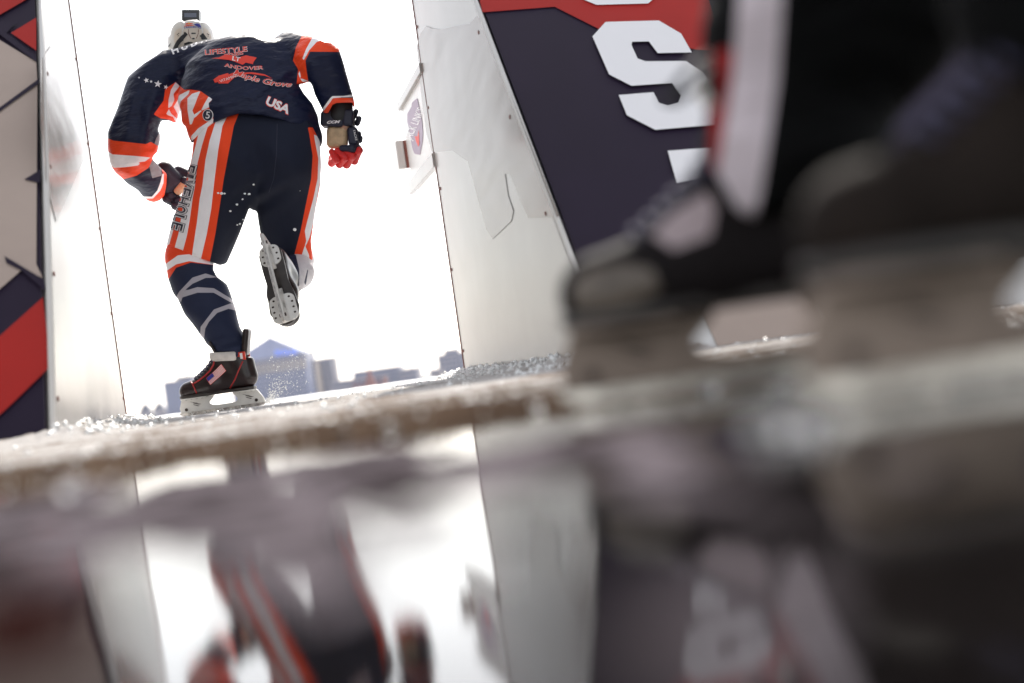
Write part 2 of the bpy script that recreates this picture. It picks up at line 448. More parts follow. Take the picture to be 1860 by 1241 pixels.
md = N(t, 'MapRange'); md.inputs['From Min'].default_value = 0; md.inputs['From Max'].default_value = 8; t.links.new(sx.outputs['Y'], md.inputs['Value']); t.links.new(md.outputs[0], fc.inputs['Value'])
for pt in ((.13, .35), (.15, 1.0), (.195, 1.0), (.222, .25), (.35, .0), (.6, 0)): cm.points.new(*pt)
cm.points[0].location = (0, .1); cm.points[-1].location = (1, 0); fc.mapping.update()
dirt_shade = N(t, 'Mix', data_type='RGBA'); t.links.new(fc.outputs[0], dirt_shade.inputs['Factor']); t.links.new(rp.outputs[0], dirt_shade.inputs['A']);  # brown mixes real dirt with shade painted on the drop
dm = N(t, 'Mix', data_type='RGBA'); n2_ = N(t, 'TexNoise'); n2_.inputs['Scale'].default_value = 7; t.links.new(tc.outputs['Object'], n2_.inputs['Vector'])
dm.inputs['A'].default_value = (.03, .018, .012, 1); dm.inputs['B'].default_value = (.15, .105, .075, 1); t.links.new(n2_.outputs['Fac'], dm.inputs['Factor']); t.links.new(dm.outputs['Result'], dirt_shade.inputs['B'])
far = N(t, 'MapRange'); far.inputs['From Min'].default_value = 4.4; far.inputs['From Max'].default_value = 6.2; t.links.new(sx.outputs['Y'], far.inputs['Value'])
fm = N(t, 'Mix', data_type='RGBA'); t.links.new(far.outputs[0], fm.inputs['Factor']); t.links.new(dirt_shade.outputs['Result'], fm.inputs['A']); fm.inputs['B'].default_value = (.84, .84, .84, 1)  # far ice painted whiter as sunlit, nearer ice greyer as in gate shade
nr = N(t, 'MapRange'); nr.inputs['From Min'].default_value = 1.25; nr.inputs['From Max'].default_value = 1.1; t.links.new(sx.outputs['Y'], nr.inputs['Value'])
nm = N(t, 'Mix', data_type='RGBA'); t.links.new(nr.outputs[0], nm.inputs['Factor']); t.links.new(fm.outputs['Result'], nm.inputs['A']); n3_ = N(t, 'TexNoise'); n3_.inputs['Scale'].default_value = 22; n3_.inputs['Detail'].default_value = 5; t.links.new(tc.outputs['Object'], n3_.inputs['Vector'])
r3_ = N(t, 'ValToRGB'); r3_.color_ramp.elements[0].position = .42; r3_.color_ramp.elements[0].color = (.018, .014, .014, 1); r3_.color_ramp.elements[1].position = .60; r3_.color_ramp.elements[1].color = (.20, .172, .19, 1)
t.links.new(n3_.outputs['Fac'], r3_.inputs['Fac']); t.links.new(r3_.outputs[0], nm.inputs['B'])
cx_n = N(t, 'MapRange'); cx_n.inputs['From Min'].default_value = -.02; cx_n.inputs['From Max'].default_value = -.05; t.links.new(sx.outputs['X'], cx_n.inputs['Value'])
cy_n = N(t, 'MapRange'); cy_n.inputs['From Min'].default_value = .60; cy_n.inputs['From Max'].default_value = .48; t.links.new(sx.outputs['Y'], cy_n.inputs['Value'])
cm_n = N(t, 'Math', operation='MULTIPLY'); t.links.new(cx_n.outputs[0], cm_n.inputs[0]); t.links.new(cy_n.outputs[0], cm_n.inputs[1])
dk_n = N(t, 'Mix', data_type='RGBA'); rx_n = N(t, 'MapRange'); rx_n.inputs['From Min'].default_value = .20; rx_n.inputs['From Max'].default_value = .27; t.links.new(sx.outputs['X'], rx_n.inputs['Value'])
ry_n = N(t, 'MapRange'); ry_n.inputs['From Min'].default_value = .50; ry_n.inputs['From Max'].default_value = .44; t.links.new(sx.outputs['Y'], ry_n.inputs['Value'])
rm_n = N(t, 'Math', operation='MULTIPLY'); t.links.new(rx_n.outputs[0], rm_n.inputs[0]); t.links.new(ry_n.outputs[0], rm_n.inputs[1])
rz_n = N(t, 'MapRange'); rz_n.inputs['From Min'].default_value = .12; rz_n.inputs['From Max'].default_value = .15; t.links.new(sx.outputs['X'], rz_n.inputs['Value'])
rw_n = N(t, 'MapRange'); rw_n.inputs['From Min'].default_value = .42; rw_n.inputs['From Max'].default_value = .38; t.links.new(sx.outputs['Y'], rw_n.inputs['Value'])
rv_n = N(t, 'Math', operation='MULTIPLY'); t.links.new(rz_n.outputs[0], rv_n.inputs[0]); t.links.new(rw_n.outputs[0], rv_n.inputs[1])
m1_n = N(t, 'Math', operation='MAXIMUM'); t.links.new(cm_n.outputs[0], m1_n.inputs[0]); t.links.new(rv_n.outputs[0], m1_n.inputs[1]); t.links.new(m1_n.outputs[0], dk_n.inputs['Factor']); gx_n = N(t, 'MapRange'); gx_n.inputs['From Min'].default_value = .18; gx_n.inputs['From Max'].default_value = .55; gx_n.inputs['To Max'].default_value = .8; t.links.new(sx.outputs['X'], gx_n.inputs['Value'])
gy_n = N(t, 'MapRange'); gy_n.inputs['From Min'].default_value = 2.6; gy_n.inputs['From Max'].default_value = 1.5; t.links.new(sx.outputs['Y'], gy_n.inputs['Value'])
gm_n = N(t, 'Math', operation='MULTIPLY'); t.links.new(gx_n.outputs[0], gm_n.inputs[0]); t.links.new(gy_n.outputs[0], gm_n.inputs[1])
gg_n = N(t, 'Mix', data_type='RGBA'); t.links.new(gm_n.outputs[0], gg_n.inputs['Factor']); t.links.new(nm.outputs['Result'], gg_n.inputs['A']); gg_n.inputs['B'].default_value = (.02, .016, .015, 1)  # ground by the waiting racer painted dark, standing in for a dark reflection
t.links.new(gg_n.outputs['Result'], dk_n.inputs['A']); dk_n.inputs['B'].default_value = (.02, .008, .007, 1)  # near corners coloured dark to stand in for reflections in the water
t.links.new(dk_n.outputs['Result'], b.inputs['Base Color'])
rr_ = N(t, 'MapRange'); rr_.inputs['From Min'].default_value = 1.3; rr_.inputs['From Max'].default_value = 2.2; rr_.inputs['To Min'].default_value = .55; rr_.inputs['To Max'].default_value = .65
t.links.new(sx.outputs['Y'], rr_.inputs['Value']); t.links.new(rr_.outputs[0], b.inputs['Roughness'])
bump(t, b, scale=60, strength=.5, dist=.01, detail=6)
bump(t, b, scale=320, strength=.4, dist=.004, detail=3)
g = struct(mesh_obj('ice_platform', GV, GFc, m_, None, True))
m_, t, b = newmat('meltwater'); b.inputs['Base Color'].default_value = (.006, .005, .005, 1)
b.inputs['Roughness'].default_value = .03; b.inputs['IOR'].default_value = 1.36
bump(t, b, scale=5, strength=.14, dist=.02, detail=3, stretch=(1, .5, 1))
bump(t, b, scale=40, strength=.02, dist=.01, detail=2)
pw = struct(mesh_obj('puddle', [(-6, -3.5, 0), (8, -3.5, 0), (8, 2.2, 0), (-6, 2.2, 0)], [(0, 1, 2, 3)], m_))
sn = simple('distant snow', (.5, .52, .55), .8, var=.3, vscale=.01)
struct(MB().box((0, 3, -1.75), (9, 7.1, 1.6)).build('platform_base', simple('platform side', (.3, .28, .26), .8)))
struct(mesh_obj('snow_ground', [(-5000, -5000, -14), (5000, -5000, -14), (5000, 5000, -14), (-5000, 5000, -14)], [(0, 1, 2, 3)], sn))

# ------------------------------------------------------------------ start gate walls
def at_x(px, py, x=XR): return onplane(px, py, (x, 0, 0), (1, 0, 0))
SL = .86                                               # how far the face leans back per metre of height
def yfront(z, y0): return y0 + SL*z
M['gate_white'] = simple('white gate laminate', (.37, .355, .335), .2, spec=.05, var=.04, vscale=3, bumps=(dict(scale=3.0, strength=.16, dist=.05, detail=1, stretch=(1, .22, 1)),))
M['navy_vinyl'] = simple('navy vinyl', (.017, .010, .024), .5, spec=.15, var=.08, vscale=3)
M['red_vinyl'] = simple('red vinyl', (.36, .018, .013), .5, spec=.15, var=.06, vscale=3)
M['beige_vinyl'] = simple('cream vinyl', (.40, .315, .265), .5, spec=.2, var=.05, vscale=3)
M['edge'] = simple('white edging', (.62, .60, .57), .35)
M['rust'] = simple('rusty seam', (.18, .06, .045), .6)
M['wall_reflection'] = simple('painted beige reflection', (.17, .142, .122), .2, spec=.07, bumps=(dict(scale=5, strength=.2, dist=.04, detail=2, stretch=(1, .22, 1)),))  # wall reflection given as a flat beige colour
M['frost'] = simple('white frost', (.86, .87, .88), .55, var=.04, bumps=(dict(scale=90, strength=.4, dist=.004),))
cR = GF(1123, 672); cL = GF(90, 805)
print('corners', 'Rback', GF(843, 686), 'Lback', GF(226, 774), 'Lfront', cL, 'Rfront', cR)
Y0 = 3.72
HT = 2.62
def gate_wall(x0, x1, label, xin):
    root = empty('gate_wall', ((x0+x1)/2, YB-.1, 0))
    tag(root, label, 'gate wall', 'sloping start gate walls')
    sgn = 1 if xin == x0 else -1                        # opening lies on -sgn side
    prof = [(Y0, -.05), (YB, -.05), (YB, HT), (yfront(HT, Y0)-0, HT)]
    MB().prism(prof, (xin, 0, 0), (0, 1, 0), (0, 0, 1), (sgn, 0, 0), 0, .02).build('side_panel', M['gate_white'], root, bevel=.004)
    xo = x1 if xin == x0 else x0
    MB().prism(prof, (xo, 0, 0), (0, 1, 0), (0, 0, 1), (-sgn, 0, 0), 0, .02).build('side_panel', M['gate_white'], root, bevel=.004)
    a, c = min(x0, x1)+.021, max(x0, x1)-.021
    fn = np.array([0, -1, SL])/math.hypot(1, SL)
    q = lambda x, z, o: np.array([x, yfront(z, Y0), z]) + fn*o
    mb = MB(); mb.add([q(a, 0, -.03), q(c, 0, -.03), q(c, HT, -.03), q(a, HT, -.03), q(a, 0, -.004), q(c, 0, -.004), q(c, HT, -.004), q(a, HT, -.004)],
           [(0,3,2,1),(4,5,6,7),(0,1,5,4),(1,2,6,5),(2,3,7,6),(3,0,4,7)])
    mb.build('front_panel', M['navy_vinyl'], root)
    mb = MB().box(((a+c)/2, YB-.012, HT/2), ((c-a)/2, .01, HT/2-.002)); mb.build('back_panel', M['gate_white'], root)
    mb = MB().box(((a+c)/2, (YB+yfront(HT, Y0))/2, HT+.014), ((c-a)/2+.02, (YB-yfront(HT, Y0))/2+.02, .012)); mb.build('top_cap', M['edge'], root)
    # raised edging down the sloping corner and the rear corner
    mb = MB(); p0 = np.array([xin, Y0-.004, 0]); p1 = np.array([xin, yfront(HT, Y0)-.004, HT])
    mb.tube([p0, p1], .009, 8); mb.build('corner_edging', M['edge'], root, True)
    mb = MB().box((xin-sgn*.001, YB+.002, HT/2), (.0025, .003, HT/2)); mb.build('rear_seam', M['rust'], root)
    for z in np.arange(.12, HT, .36):
        for yy in (YB-.035, yfront(z, Y0)+.10):
            mb = MB().tube([(xin-sgn*.004, yy, z), (xin+sgn*.002, yy, z)], .007, 10); mb.build('rivet', M['rust'], root)
    return root
XR2 = GF(843, 686)[0]
wallR = gate_wall(XR, XR+3.6, 'right hand white start gate wall with a sloping navy face lettered in white', XR)
wallL = gate_wall(XL-3.6, XL, 'left hand white start gate wall whose sloping face shows cream navy and red stripes', XL)
front = on_pl((0, Y0, 0), (0, -1, SL))
S = cr(1000, 0, 1.5512, [(155,62),(305,58),(368,95),(398,148),(302,150),(277,117),(230,118),(228,127),(245,165),(268,173),(382,172),(430,205),(467,265),(462,352),(295,366),(215,325),(192,268),(290,260),(305,290),(330,298),(360,290),(368,270),(342,234),(228,242),(165,210),(118,103)])
drape('red_stripe', [cr(700, 0, 1.7725, [(290,-60),(312,40),(545,22),(690,95),(709,90),(1000,160),(1090,165),(1040,0),(900,-90)])], front, M['red_vinyl'], wallR, .0, 60, 9)
drape('letter', [S], front, M['print_white'], wallR, .004, 60, 9)
drape('letter', [cr(1000, 0, 1.5512, [(60,-50),(95,0),(130,14),(275,10),(310,-20),(330,-80),(120,-90)])], front, M['print_white'], wallR, .004, 60, 9)
drape('letter', [cr(1000, 0, 1.5512, [(330,425),(560,408),(575,450),(500,470),(560,620),(470,630),(425,500),(355,515)])], front, M['print_white'], wallR, .004, 60, 9)
# left face graphics
drape('cream_field', [[(-260,95),(0,73),(66,113),(68,150),(66,480),(78,505),(40,490),(0,525),(-260,760)]], front, M['beige_vinyl'], wallL, .001, 60, 9)
drape('red_stripe', [[(-200,130),(0,27),(50,-2),(80,-40),(-200,-40)], [(20,60),(66,32),(66,92)], [(-120,720),(0,610),(78,540),(92,665),(20,735),(-40,790)]], front, M['red_vinyl'], wallL, .003, 60, 9)
drape('navy_stripe', [[(-200,305),(0,195),(72,142),(70,152),(0,202),(-200,318)], [(-200,175),(0,63),(66,113),(66,103),(12,60),(30,40),(-30,40)], [(8,465),(80,508),(84,530),(40,492),(12,478)], [(44,326),(74,308),(73,333)], ], front, M['navy_vinyl'], wallL, .005, 60, 9)
# strips for the next gate's reveal, then painted reflections on the inner sides
kb = lambda x, z, o: np.array([x, yfront(z, Y0), z]) + np.array([0, -1, SL])/math.hypot(1, SL)*o
kv = [kb(1.21, .0, .002), kb(2.5, .0, .002), kb(2.5, .13, .002), kb(1.21, .13, .002), kb(1.21, .0, .012), kb(2.5, .0, .012), kb(2.5, .13, .012), kb(1.21, .13, .012)]
mesh_obj('next_reveal', kv, [(0,3,2,1),(4,5,6,7),(0,1,5,4),(1,2,6,5),(2,3,7,6),(3,0,4,7)], M['edge'], wallR)  # strip standing in for the white reveal of the next gate
kv = [kb(1.30, .0, .013), kb(1.62, .0, .013), kb(1.62, .13, .013), kb(1.30, .13, .013), kb(1.30, .0, .017), kb(1.62, .0, .017), kb(1.62, .13, .017), kb(1.30, .13, .017)]
mesh_obj('next_reveal_beige', kv, [(0,3,2,1),(4,5,6,7),(0,1,5,4),(1,2,6,5),(2,3,7,6),(3,0,4,7)], M['beige_vinyl'], wallR)  # beige part of the stand-in for the next gate's reveal
sideR = on_pl((XR, 0, 0), (1, 0, 0)); sideL = on_pl((XL, 0, 0), (1, 0, 0))
drape('painted_reflection', [cr(700, 0, 1.7725, [(100,150),(112,110),(130,84),(152,92),(180,95),(230,84),(270,78),(301,44),(560,698),(460,702),(445,670),(400,560),(385,560),(395,630),(412,680),(405,712),(345,770),(325,740),(300,650),(265,520),(215,485),(150,490),(132,430),(118,330)])], sideR, M['wall_reflection'], wallR, .002, 25, 9)  # soft reflection on the wall drawn as a coloured patch
drape('painted_reflection', [cr(0, 0, 1.4598, [(108,160),(135,122),(150,150),(205,230),(232,400),(150,590),(122,480),(108,330)])], sideL, M['wall_reflection'], wallL, .002, 25, 9)  # left wall reflection, likewise painted on

# sign box on the far edge of the right wall
tl, tr, br, bl = (at_x(*q) for q in ((726, 192.6), (757, 130), (787, 300), (751, 343)))
print('sign', tl, tr, br, bl)
sy0, sy1 = YB+.01, tl[1]; sz0, sz1 = (bl[2]+br[2])/2, (tl[2]+tr[2])/2
sroot = empty('sign_board', (XR+.02, (sy0+sy1)/2, sz0)); tag(sroot, 'white wall sign with a purple shield on the far edge of the right gate wall', 'sign')
MB().box((XR+.026, (sy0+sy1)/2, (sz0+sz1)/2), (.02, (sy1-sy0)/2, (sz1-sz0)/2)).build('board', M['edge'], sroot, bevel=.003)
for zz, hh in ((sz0+.012, .03), (sz1-.012, .02)):
    MB().box((XR+.0, (sy0+sy1)/2, zz), (.012, (sy1-sy0)/2+.012, hh)).build('rail', M['gate_white'], sroot, bevel=.002)
MB().box((XR-.026, sy1+.045, (sz0+sz1)/2-.03), (.020, .030, .072)).build('latch', M['edge'], sroot, bevel=.003)
MB().box((XR+.004, sy1+.024, (sz0+sz1)/2-.03), (.010, .012, .07)).build('latch_plate', M['rust'], sroot)
sgp = on_pl((XR+.005, 0, 0), (1, 0, 0))
M['shield'] = simple('mauve shield', (.30, .22, .30), .5)
drape('shield', [cr(700, 120, 5.167, [(250,345),(280,315),(300,305),(312,360),(345,520),(352,620),(350,700),(325,835),(275,825),(255,780),(240,700),(225,600),(205,520),(205,450),(245,380)])], sgp, M['shield'], sroot, .001, 30, 9)
drape('lettering', [text_px("JACK LINK'S", (700+282/5.167, 120+545/5.167), 62, 19, -66, .01, -.2)], sgp, M['print_white'], sroot, .0025, 30, 9)
drape('emblem', [cr(700, 120, 5.167, [(300,660),(312,600),(316,660),(318,740),(308,760),(285,700),(275,660)])], sgp, M['print_red'], sroot, .0025, 30, 9)

exec_marker = 0
#SKATES
# ------------------------------------------------------------------ skate builder (local: +x toe, +z up, blade bottom at 0)
def boot_sdf(p):
    n = np.array([0, 1, 0])
    d = cone(p, (.118, 0, .092), (.03, 0, .104), .036, .044, n, .98)          # toe box and vamp
    d = smin(d, cone(p, (.02, 0, .105), (-.10, 0, .112), .044, .040, n, .85), .03)
    d = smin(d, cone(p, (-.118, 0, .118), (-.112, 0, .175), .034, .034, n, .85), .03)   # heel
    d = smin(d, cone(p, (-.078, 0, .165), (-.068, 0, .235), .052, .056, n, .75), .03)   # ankle
    d = smin(d, cone(p, (.04, 0, .118), (-.045, 0, .19), .034, .046, n, .8), .025)        # instep
    return smax(smax(d, .066-p[:, 2]+.0*p[:, 0], .008), p[:, 2]-.222-.25*p[:, 0], .01)
_bv, _bf = nets(boot_sdf, (-.17, -.08, .04), (.18, .08, .30), .005)
BOOT_BVH = BVHTree.FromPolygons(_bv.tolist(), _bf.tolist())
SOLE = [(-.142,0),(-.138,.022),(-.115,.034),(-.06,.034),(0,.032),(.05,.040),(.10,.044),(.135,.034),(.153,.014),(.156,0),(.153,-.014),(.135,-.034),(.10,-.044),(.05,-.040),(0,-.032),(-.06,-.034),(-.115,-.034),(-.138,-.022)]
def rrect(cx, cy, hx, hy, r, n=5):
    out = []
    for k, (sx_, sy_) in enumerate(((1,1),(-1,1),(-1,-1),(1,-1))):
        for i in range(n+1):
            a = R(90*k + 90*i/n); out.append((cx+sx_*(hx-r)+r*math.cos(a), cy+sy_*(hy-r)+r*math.sin(a)))
    return out
def bx_(s, o, h, mat, nm): pass
HOLD = [(.158,.012),(.162,.030),(.150,.060),(.146,.0655),(.022,.0655),(.028,.056),(.043,.043),(.044,.036),(.034,.030),(.015,.027),(-.045,.027),(-.060,.030),(-.067,.037),(-.064,.047),(-.054,.058),(-.050,.0655),(-.142,.0655),(-.147,.060),(-.166,.030),(-.170,.012)]
def make_skate(root, Mx, parts_label=None, boot='boot', full=True, guard=True, piping=True, holder='holder'):
    """returns the boot mesh (part of the person) with its sub-parts"""
    b = mesh_obj('skate', _bv, _bf, M[boot], root, True)
    made = [b]
    def sub(mb, name, mat, **k):
        o = mb.build(name, M[mat], None, **k); made.append(o); return o
    sub(MB().prism(SOLE, (0, 0, 0), (1, 0, 0), (0, 1, 0), (0, 0, 1), .066, .078), 'outsole', 'sole', bevel=.003)
    # holder: two towers and a bridge, tapered from the plate to the runner
    mb = MB(); n = len(HOLD); vs = []
    for s_ in (-1, 1):
        for x, z in HOLD: vs.append((x, s_*(.006+.004*max(0, (z-.03)/.035)), z))
    mb.add(vs, [tuple(range(n)), tuple(range(2*n-1, n-1, -1))] + [(i, n+i, n+(i+1) % n, (i+1) % n) for i in range(n)])
    sub(mb, 'blade_holder', holder, bevel=.0025)
    for cx, hx, hy in ((.098, .050, .038), (-.103, .038, .030)):
        sub(MB().prism(rrect(cx, 0, hx, hy, .022), (0, 0, 0), (1, 0, 0), (0, 1, 0), (0, 0, 1), .060, .0665), 'mounting_plate', holder, bevel=.0015)
    run = [(.150,.0135),(.166,.014),(.164,.007),(.150,.001),(.12,0),(-.14,0),(-.160,.002),(-.170,.008),(-.172,.0135)]
    sub(MB().prism(run, (0, 0, 0), (1, 0, 0), (0, 0, 1), (0, 1, 0), -.0022, .0022), 'runner', 'steel')
    mb = MB()
    for cx, hx, hy, xs in ((.098, .050, .038, (-.8, -.35, .12, .58)), (-.103, .038, .030, (-.75, -.05, .65))):
        for sx_ in xs:
            for sy_ in (-1, 1):
                yy = sy_*(hy-.009-.006*(abs(sx_) > .7)); X = cx+sx_*(hx-.006)
                sub(MB().tube([(X, yy, .0592), (X, yy, .062)], .0036, 10), 'rivet', 'rivet')
    
    for s_ in (-1, 1):
        mb = MB()
        for X in (.135, -.138): sub(MB().tube([(X, s_*.006, .024), (X, s_*.0095, .024)], .006, 12), 'axle_bolt', 'rivet')
        for X0_, sc in ((.095, 1.0), (-.11, 1.0)):
            for a0, a1, zz in ((-.022, .012, .043), (-.008, .024, .049), (-.014, .012, .037)):
                yy = s_*(.006+.004*(zz-.03)/.035+.0012)
                q = [(X0_+a0*sc, yy, zz-.005), (X0_+a1*sc, yy, zz+.0045), (X0_+a1*sc*.7, yy, zz+.001), (X0_+a0*.4*sc, yy, zz-.005)]
                sub(MB().add(q, [(0, 1, 2, 3) if s_ < 0 else (3, 2, 1, 0)]), 'holder_mark', 'rivet')
    # toe cap seam, laces, tongue, tendon guard
    def onb(x, z, s_, off=.002):
        h_ = BOOT_BVH.ray_cast(Vector((x, s_*.3, z)), Vector((0, -s_, 0)))
        return None if h_[0] is None else h_[0] + Vector((0, s_*off, 0))
    def top(x, y, off=.003):
        h_ = BOOT_BVH.ray_cast(Vector((x, y, .5)), Vector((0, 0, -1)))
        return None if h_[0] is None else h_[0] + h_[1]*off
    def front_pt(z, y, off=.003):
        h_ = BOOT_BVH.ray_cast(Vector((.4, y, z)), Vector((-1, 0, 0)))
        return None if h_[0] is None else h_[0] + h_[1]*off
    mb = MB()
    for k in range(9):
        x = .078-.0125*k
        a_ = [top(x+.003*((i % 2)), y, .004) for i, y in enumerate(np.linspace(-.024, .024, 7))]
        a_ = [q for q in a_ if q is not None]
        if len(a_) > 2: sub(MB().tube(a_, .0032, 6), 'lace', 'lace', smooth=True)
    for s_ in (-1, 1):
        for L_, r_ in ((((.085,.118),(.06,.128),(.035,.142),(.015,.158),(0,.178),(-.005,.195),(-.008,.21)), .0035), (((-.05,.082),(-.075,.11),(-.10,.15),(-.115,.175)), .003), (((.078,.08),(.082,.10),(.090,.118),(.098,.126)), .0028)):
            pts = [onb(x, z, s_, .001) for x, z in L_]; pts = [q for q in pts if q is not None]
            if len(pts) > 2 and piping: sub(MB().tube(pts, r_, 6), 'piping', 'boot_trim', smooth=True)
    mb = MB(); mb.box((-.128, 0, .245), (.012, .027, .052), [(.97, 0, .22), (0, 1, 0), (-.22, 0, .97)])
    if guard: sub(mb, 'tendon_guard', 'boot', bevel=.011, seg=4)
    mb = MB(); mb.box((-.005, 0, .240), (.006, .030, .030), [(.92, 0, -.38), (0, 1, 0), (.38, 0, .92)])
    if guard: sub(mb, 'tongue', 'boot', bevel=.008, seg=3)
    if full:
        # strap round the ankle, following the boot
        ring = []
        for k in range(40):
            a = 2*math.pi*k/40; dx, dy = math.cos(a), math.sin(a)
            h_ = BOOT_BVH.ray_cast(Vector((-.070+dx*.3, dy*.3, .200)), Vector((-dx, -dy, 0)))
            c_ = h_[0] if h_[0] is not None else Vector((-.07+dx*.07, dy*.05, .200))
            ring.append((c_.x, c_.y, dx, dy))
        mb = MB(); vs = []; fs = []
        for (x, y, dx, dy) in ring:
            for o_, dz in ((.004, -.017), (.010, -.014), (.012, 0), (.011, .014), (.006, .017)):
                vs.append((x+dx*o_, y+dy*o_, .200+dz+.10*(x+.07)))
        for k in range(40):
            for j in range(4): fs.append((k*5+j, ((k+1) % 40)*5+j, ((k+1) % 40)*5+j+1, k*5+j+1))
        mb.add(vs, fs); sub(mb, 'ankle_strap', 'strap_w', smooth=True)
        for s_ in (-1, 1):
            p = onb(-.108, .195, s_, .012)
            if p is None: continue
            sub(MB().box(p, (.019, .005, .016)), 'buckle', 'buckle', bevel=.003)
            sub(MB().box(p+Vector((-.004, s_*.0055, 0)), (.005, .0012, .011)), 'buckle_slot', 'print_white', bevel=.0008)
        # flag print on each quarter
        for s_ in (-1, 1):
            o_ = np.array([.016, .104]); ex = np.array([-.062, .043]); ey = np.array([.014, .027])
            def fl(u0_, u1_, v0_, v1_, off):
                V_ = []; Fs = []; nu, nv = 6, 2
                for i in range(nu+1):
                    for j in range(nv+1):
                        q = o_ + ex*(u0_+(u1_-u0_)*i/nu) + ey*(v0_+(v1_-v0_)*j/nv)
                        pt = onb(q[0], q[1], s_, off)
                        if pt is None: return None
                        V_.append(pt)
                for i in range(nu):
                    for j in range(nv): Fs.append((i*(nv+1)+j, (i+1)*(nv+1)+j, (i+1)*(nv+1)+j+1, i*(nv+1)+j+1))
                return V_, Fs
            for nm, mt, bars in (('flag_stripes', 'print_white', [(0, 1, .08+.28*k/2, .08+.28*k/2+.07) for k in range(7)]), ('flag_canton', 'print_blue', [(.0, .38, .52, 1.0)])):
                mb = MB()
                for u_0, u_1, v_0, v_1 in bars:
                    r_ = fl(u_0, u_1, v_0, min(v_1, 1), .0015 if 'str' in nm else .0025)
                    if r_: mb.add(*r_)
                if mb.v: sub(mb, nm, mt, smooth=True)
            if True:
                mb = MB(); r_ = fl(-.02, 1.02, .02, 1.04, .0008)
                if r_: mb.add(*r_); sub(mb, 'flag_field', 'print_red', smooth=True)
    Mx = Matrix(Mx)
    PW = parent_world(root)
    b.parent = root; b.matrix_parent_inverse = Matrix.Identity(4); b.matrix_basis = PW.inverted() @ Mx
    for o in made[1:]:
        o.parent = b; o.matrix_parent_inverse = Matrix.Identity(4)
    return b
def frame(o, x, up, s=1.0):
    x = np.array(x, float); x /= np.linalg.norm(x); up = np.array(up, float)
    y = np.cross(up, x); y /= np.linalg.norm(y); z = np.cross(x, y)
    Mx = Matrix.Identity(4)
    for i in range(3): Mx[i][0] = x[i]*s; Mx[i][1] = y[i]*s; Mx[i][2] = z[i]*s; Mx[i][3] = o[i]
    return Mx

# ------------------------------------------------------------------ the racer
#RACER
DS = 5.85
footc = P(404, 747, DS)
racer = empty('person', (footc[0], footc[1], 0))
tag(racer, 'racer in a navy orange and white striped hockey kit leaping out between the gate walls', 'person')
# skin body under the clothes, one continuous surface
k_ = DS/F
def J(px, py, d, r): return (P(px, py, d), r*k_)
B = dict(pel=J(470,262,5.80,52), mid=J(450,200,5.92,55), ch=J(410,140,6.10,62), neck=J(360,104,6.28,20), head=J(347,72,6.34,33),
         ls=J(290,135,6.14,26), le=J(238,288,6.02,21), lw=J(302,345,6.22,15), lh=J(322,352,6.28,13),
         rs=J(515,100,6.02,26), re=J(592,112,5.80,21), rw=J(620,205,5.92,15), rh=J(625,245,5.93,14),
         lhip=J(425,290,5.82,42), lk=J(350,480,5.97,27), la=J(430,645,5.87,17), lt=J(385,690,5.84,14),
         rhip=J(522,290,5.82,42), rk=J(545,468,6.10,27), ra=J(526,515,5.74,17), rt=J(515,545,5.62,14))
def chain(p, names, d=None, k=.04):
    for a, b_ in zip(names[:-1], names[1:]):
        q = cone(p, B[a][0], B[b_][0], B[a][1], B[b_][1]); d = q if d is None else smin(d, q, k)
    return d
def body_sdf(p):
    d = chain(p, ['pel', 'mid', 'ch', 'neck'], None, .05); d = chain(p, ['neck', 'head'], d, .02)
    nose = B['head'][0] + fwd*.085 - u0*.02
    d = smin(d, cone(p, nose, nose-u0*.02, .008, .012), .015)
    for s_ in 'lr':
        d = chain(p, ['ch', s_+'s', s_+'e', s_+'w', s_+'h'], d, .04); d = chain(p, ['pel', s_+'hip', s_+'k', s_+'a', s_+'t'], d, .04)
    return d

def bb(outl, d0, d1):
    q = np.array([P(x, y, d) for x, y in outl for d in (d0, d1)]); return q.min(0)-.04, q.max(0)+.04
def sines(p, ax, f, amp, ph=0, warp=None):
    ax = np.array(ax, float)/np.linalg.norm(ax); t_ = p@ax
    if warp is not None: wx = np.array(warp, float); t_ = t_ + .05*np.sin(p@wx*7+ph*2)
    return amp*np.sin(2*math.pi*f*t_+ph)
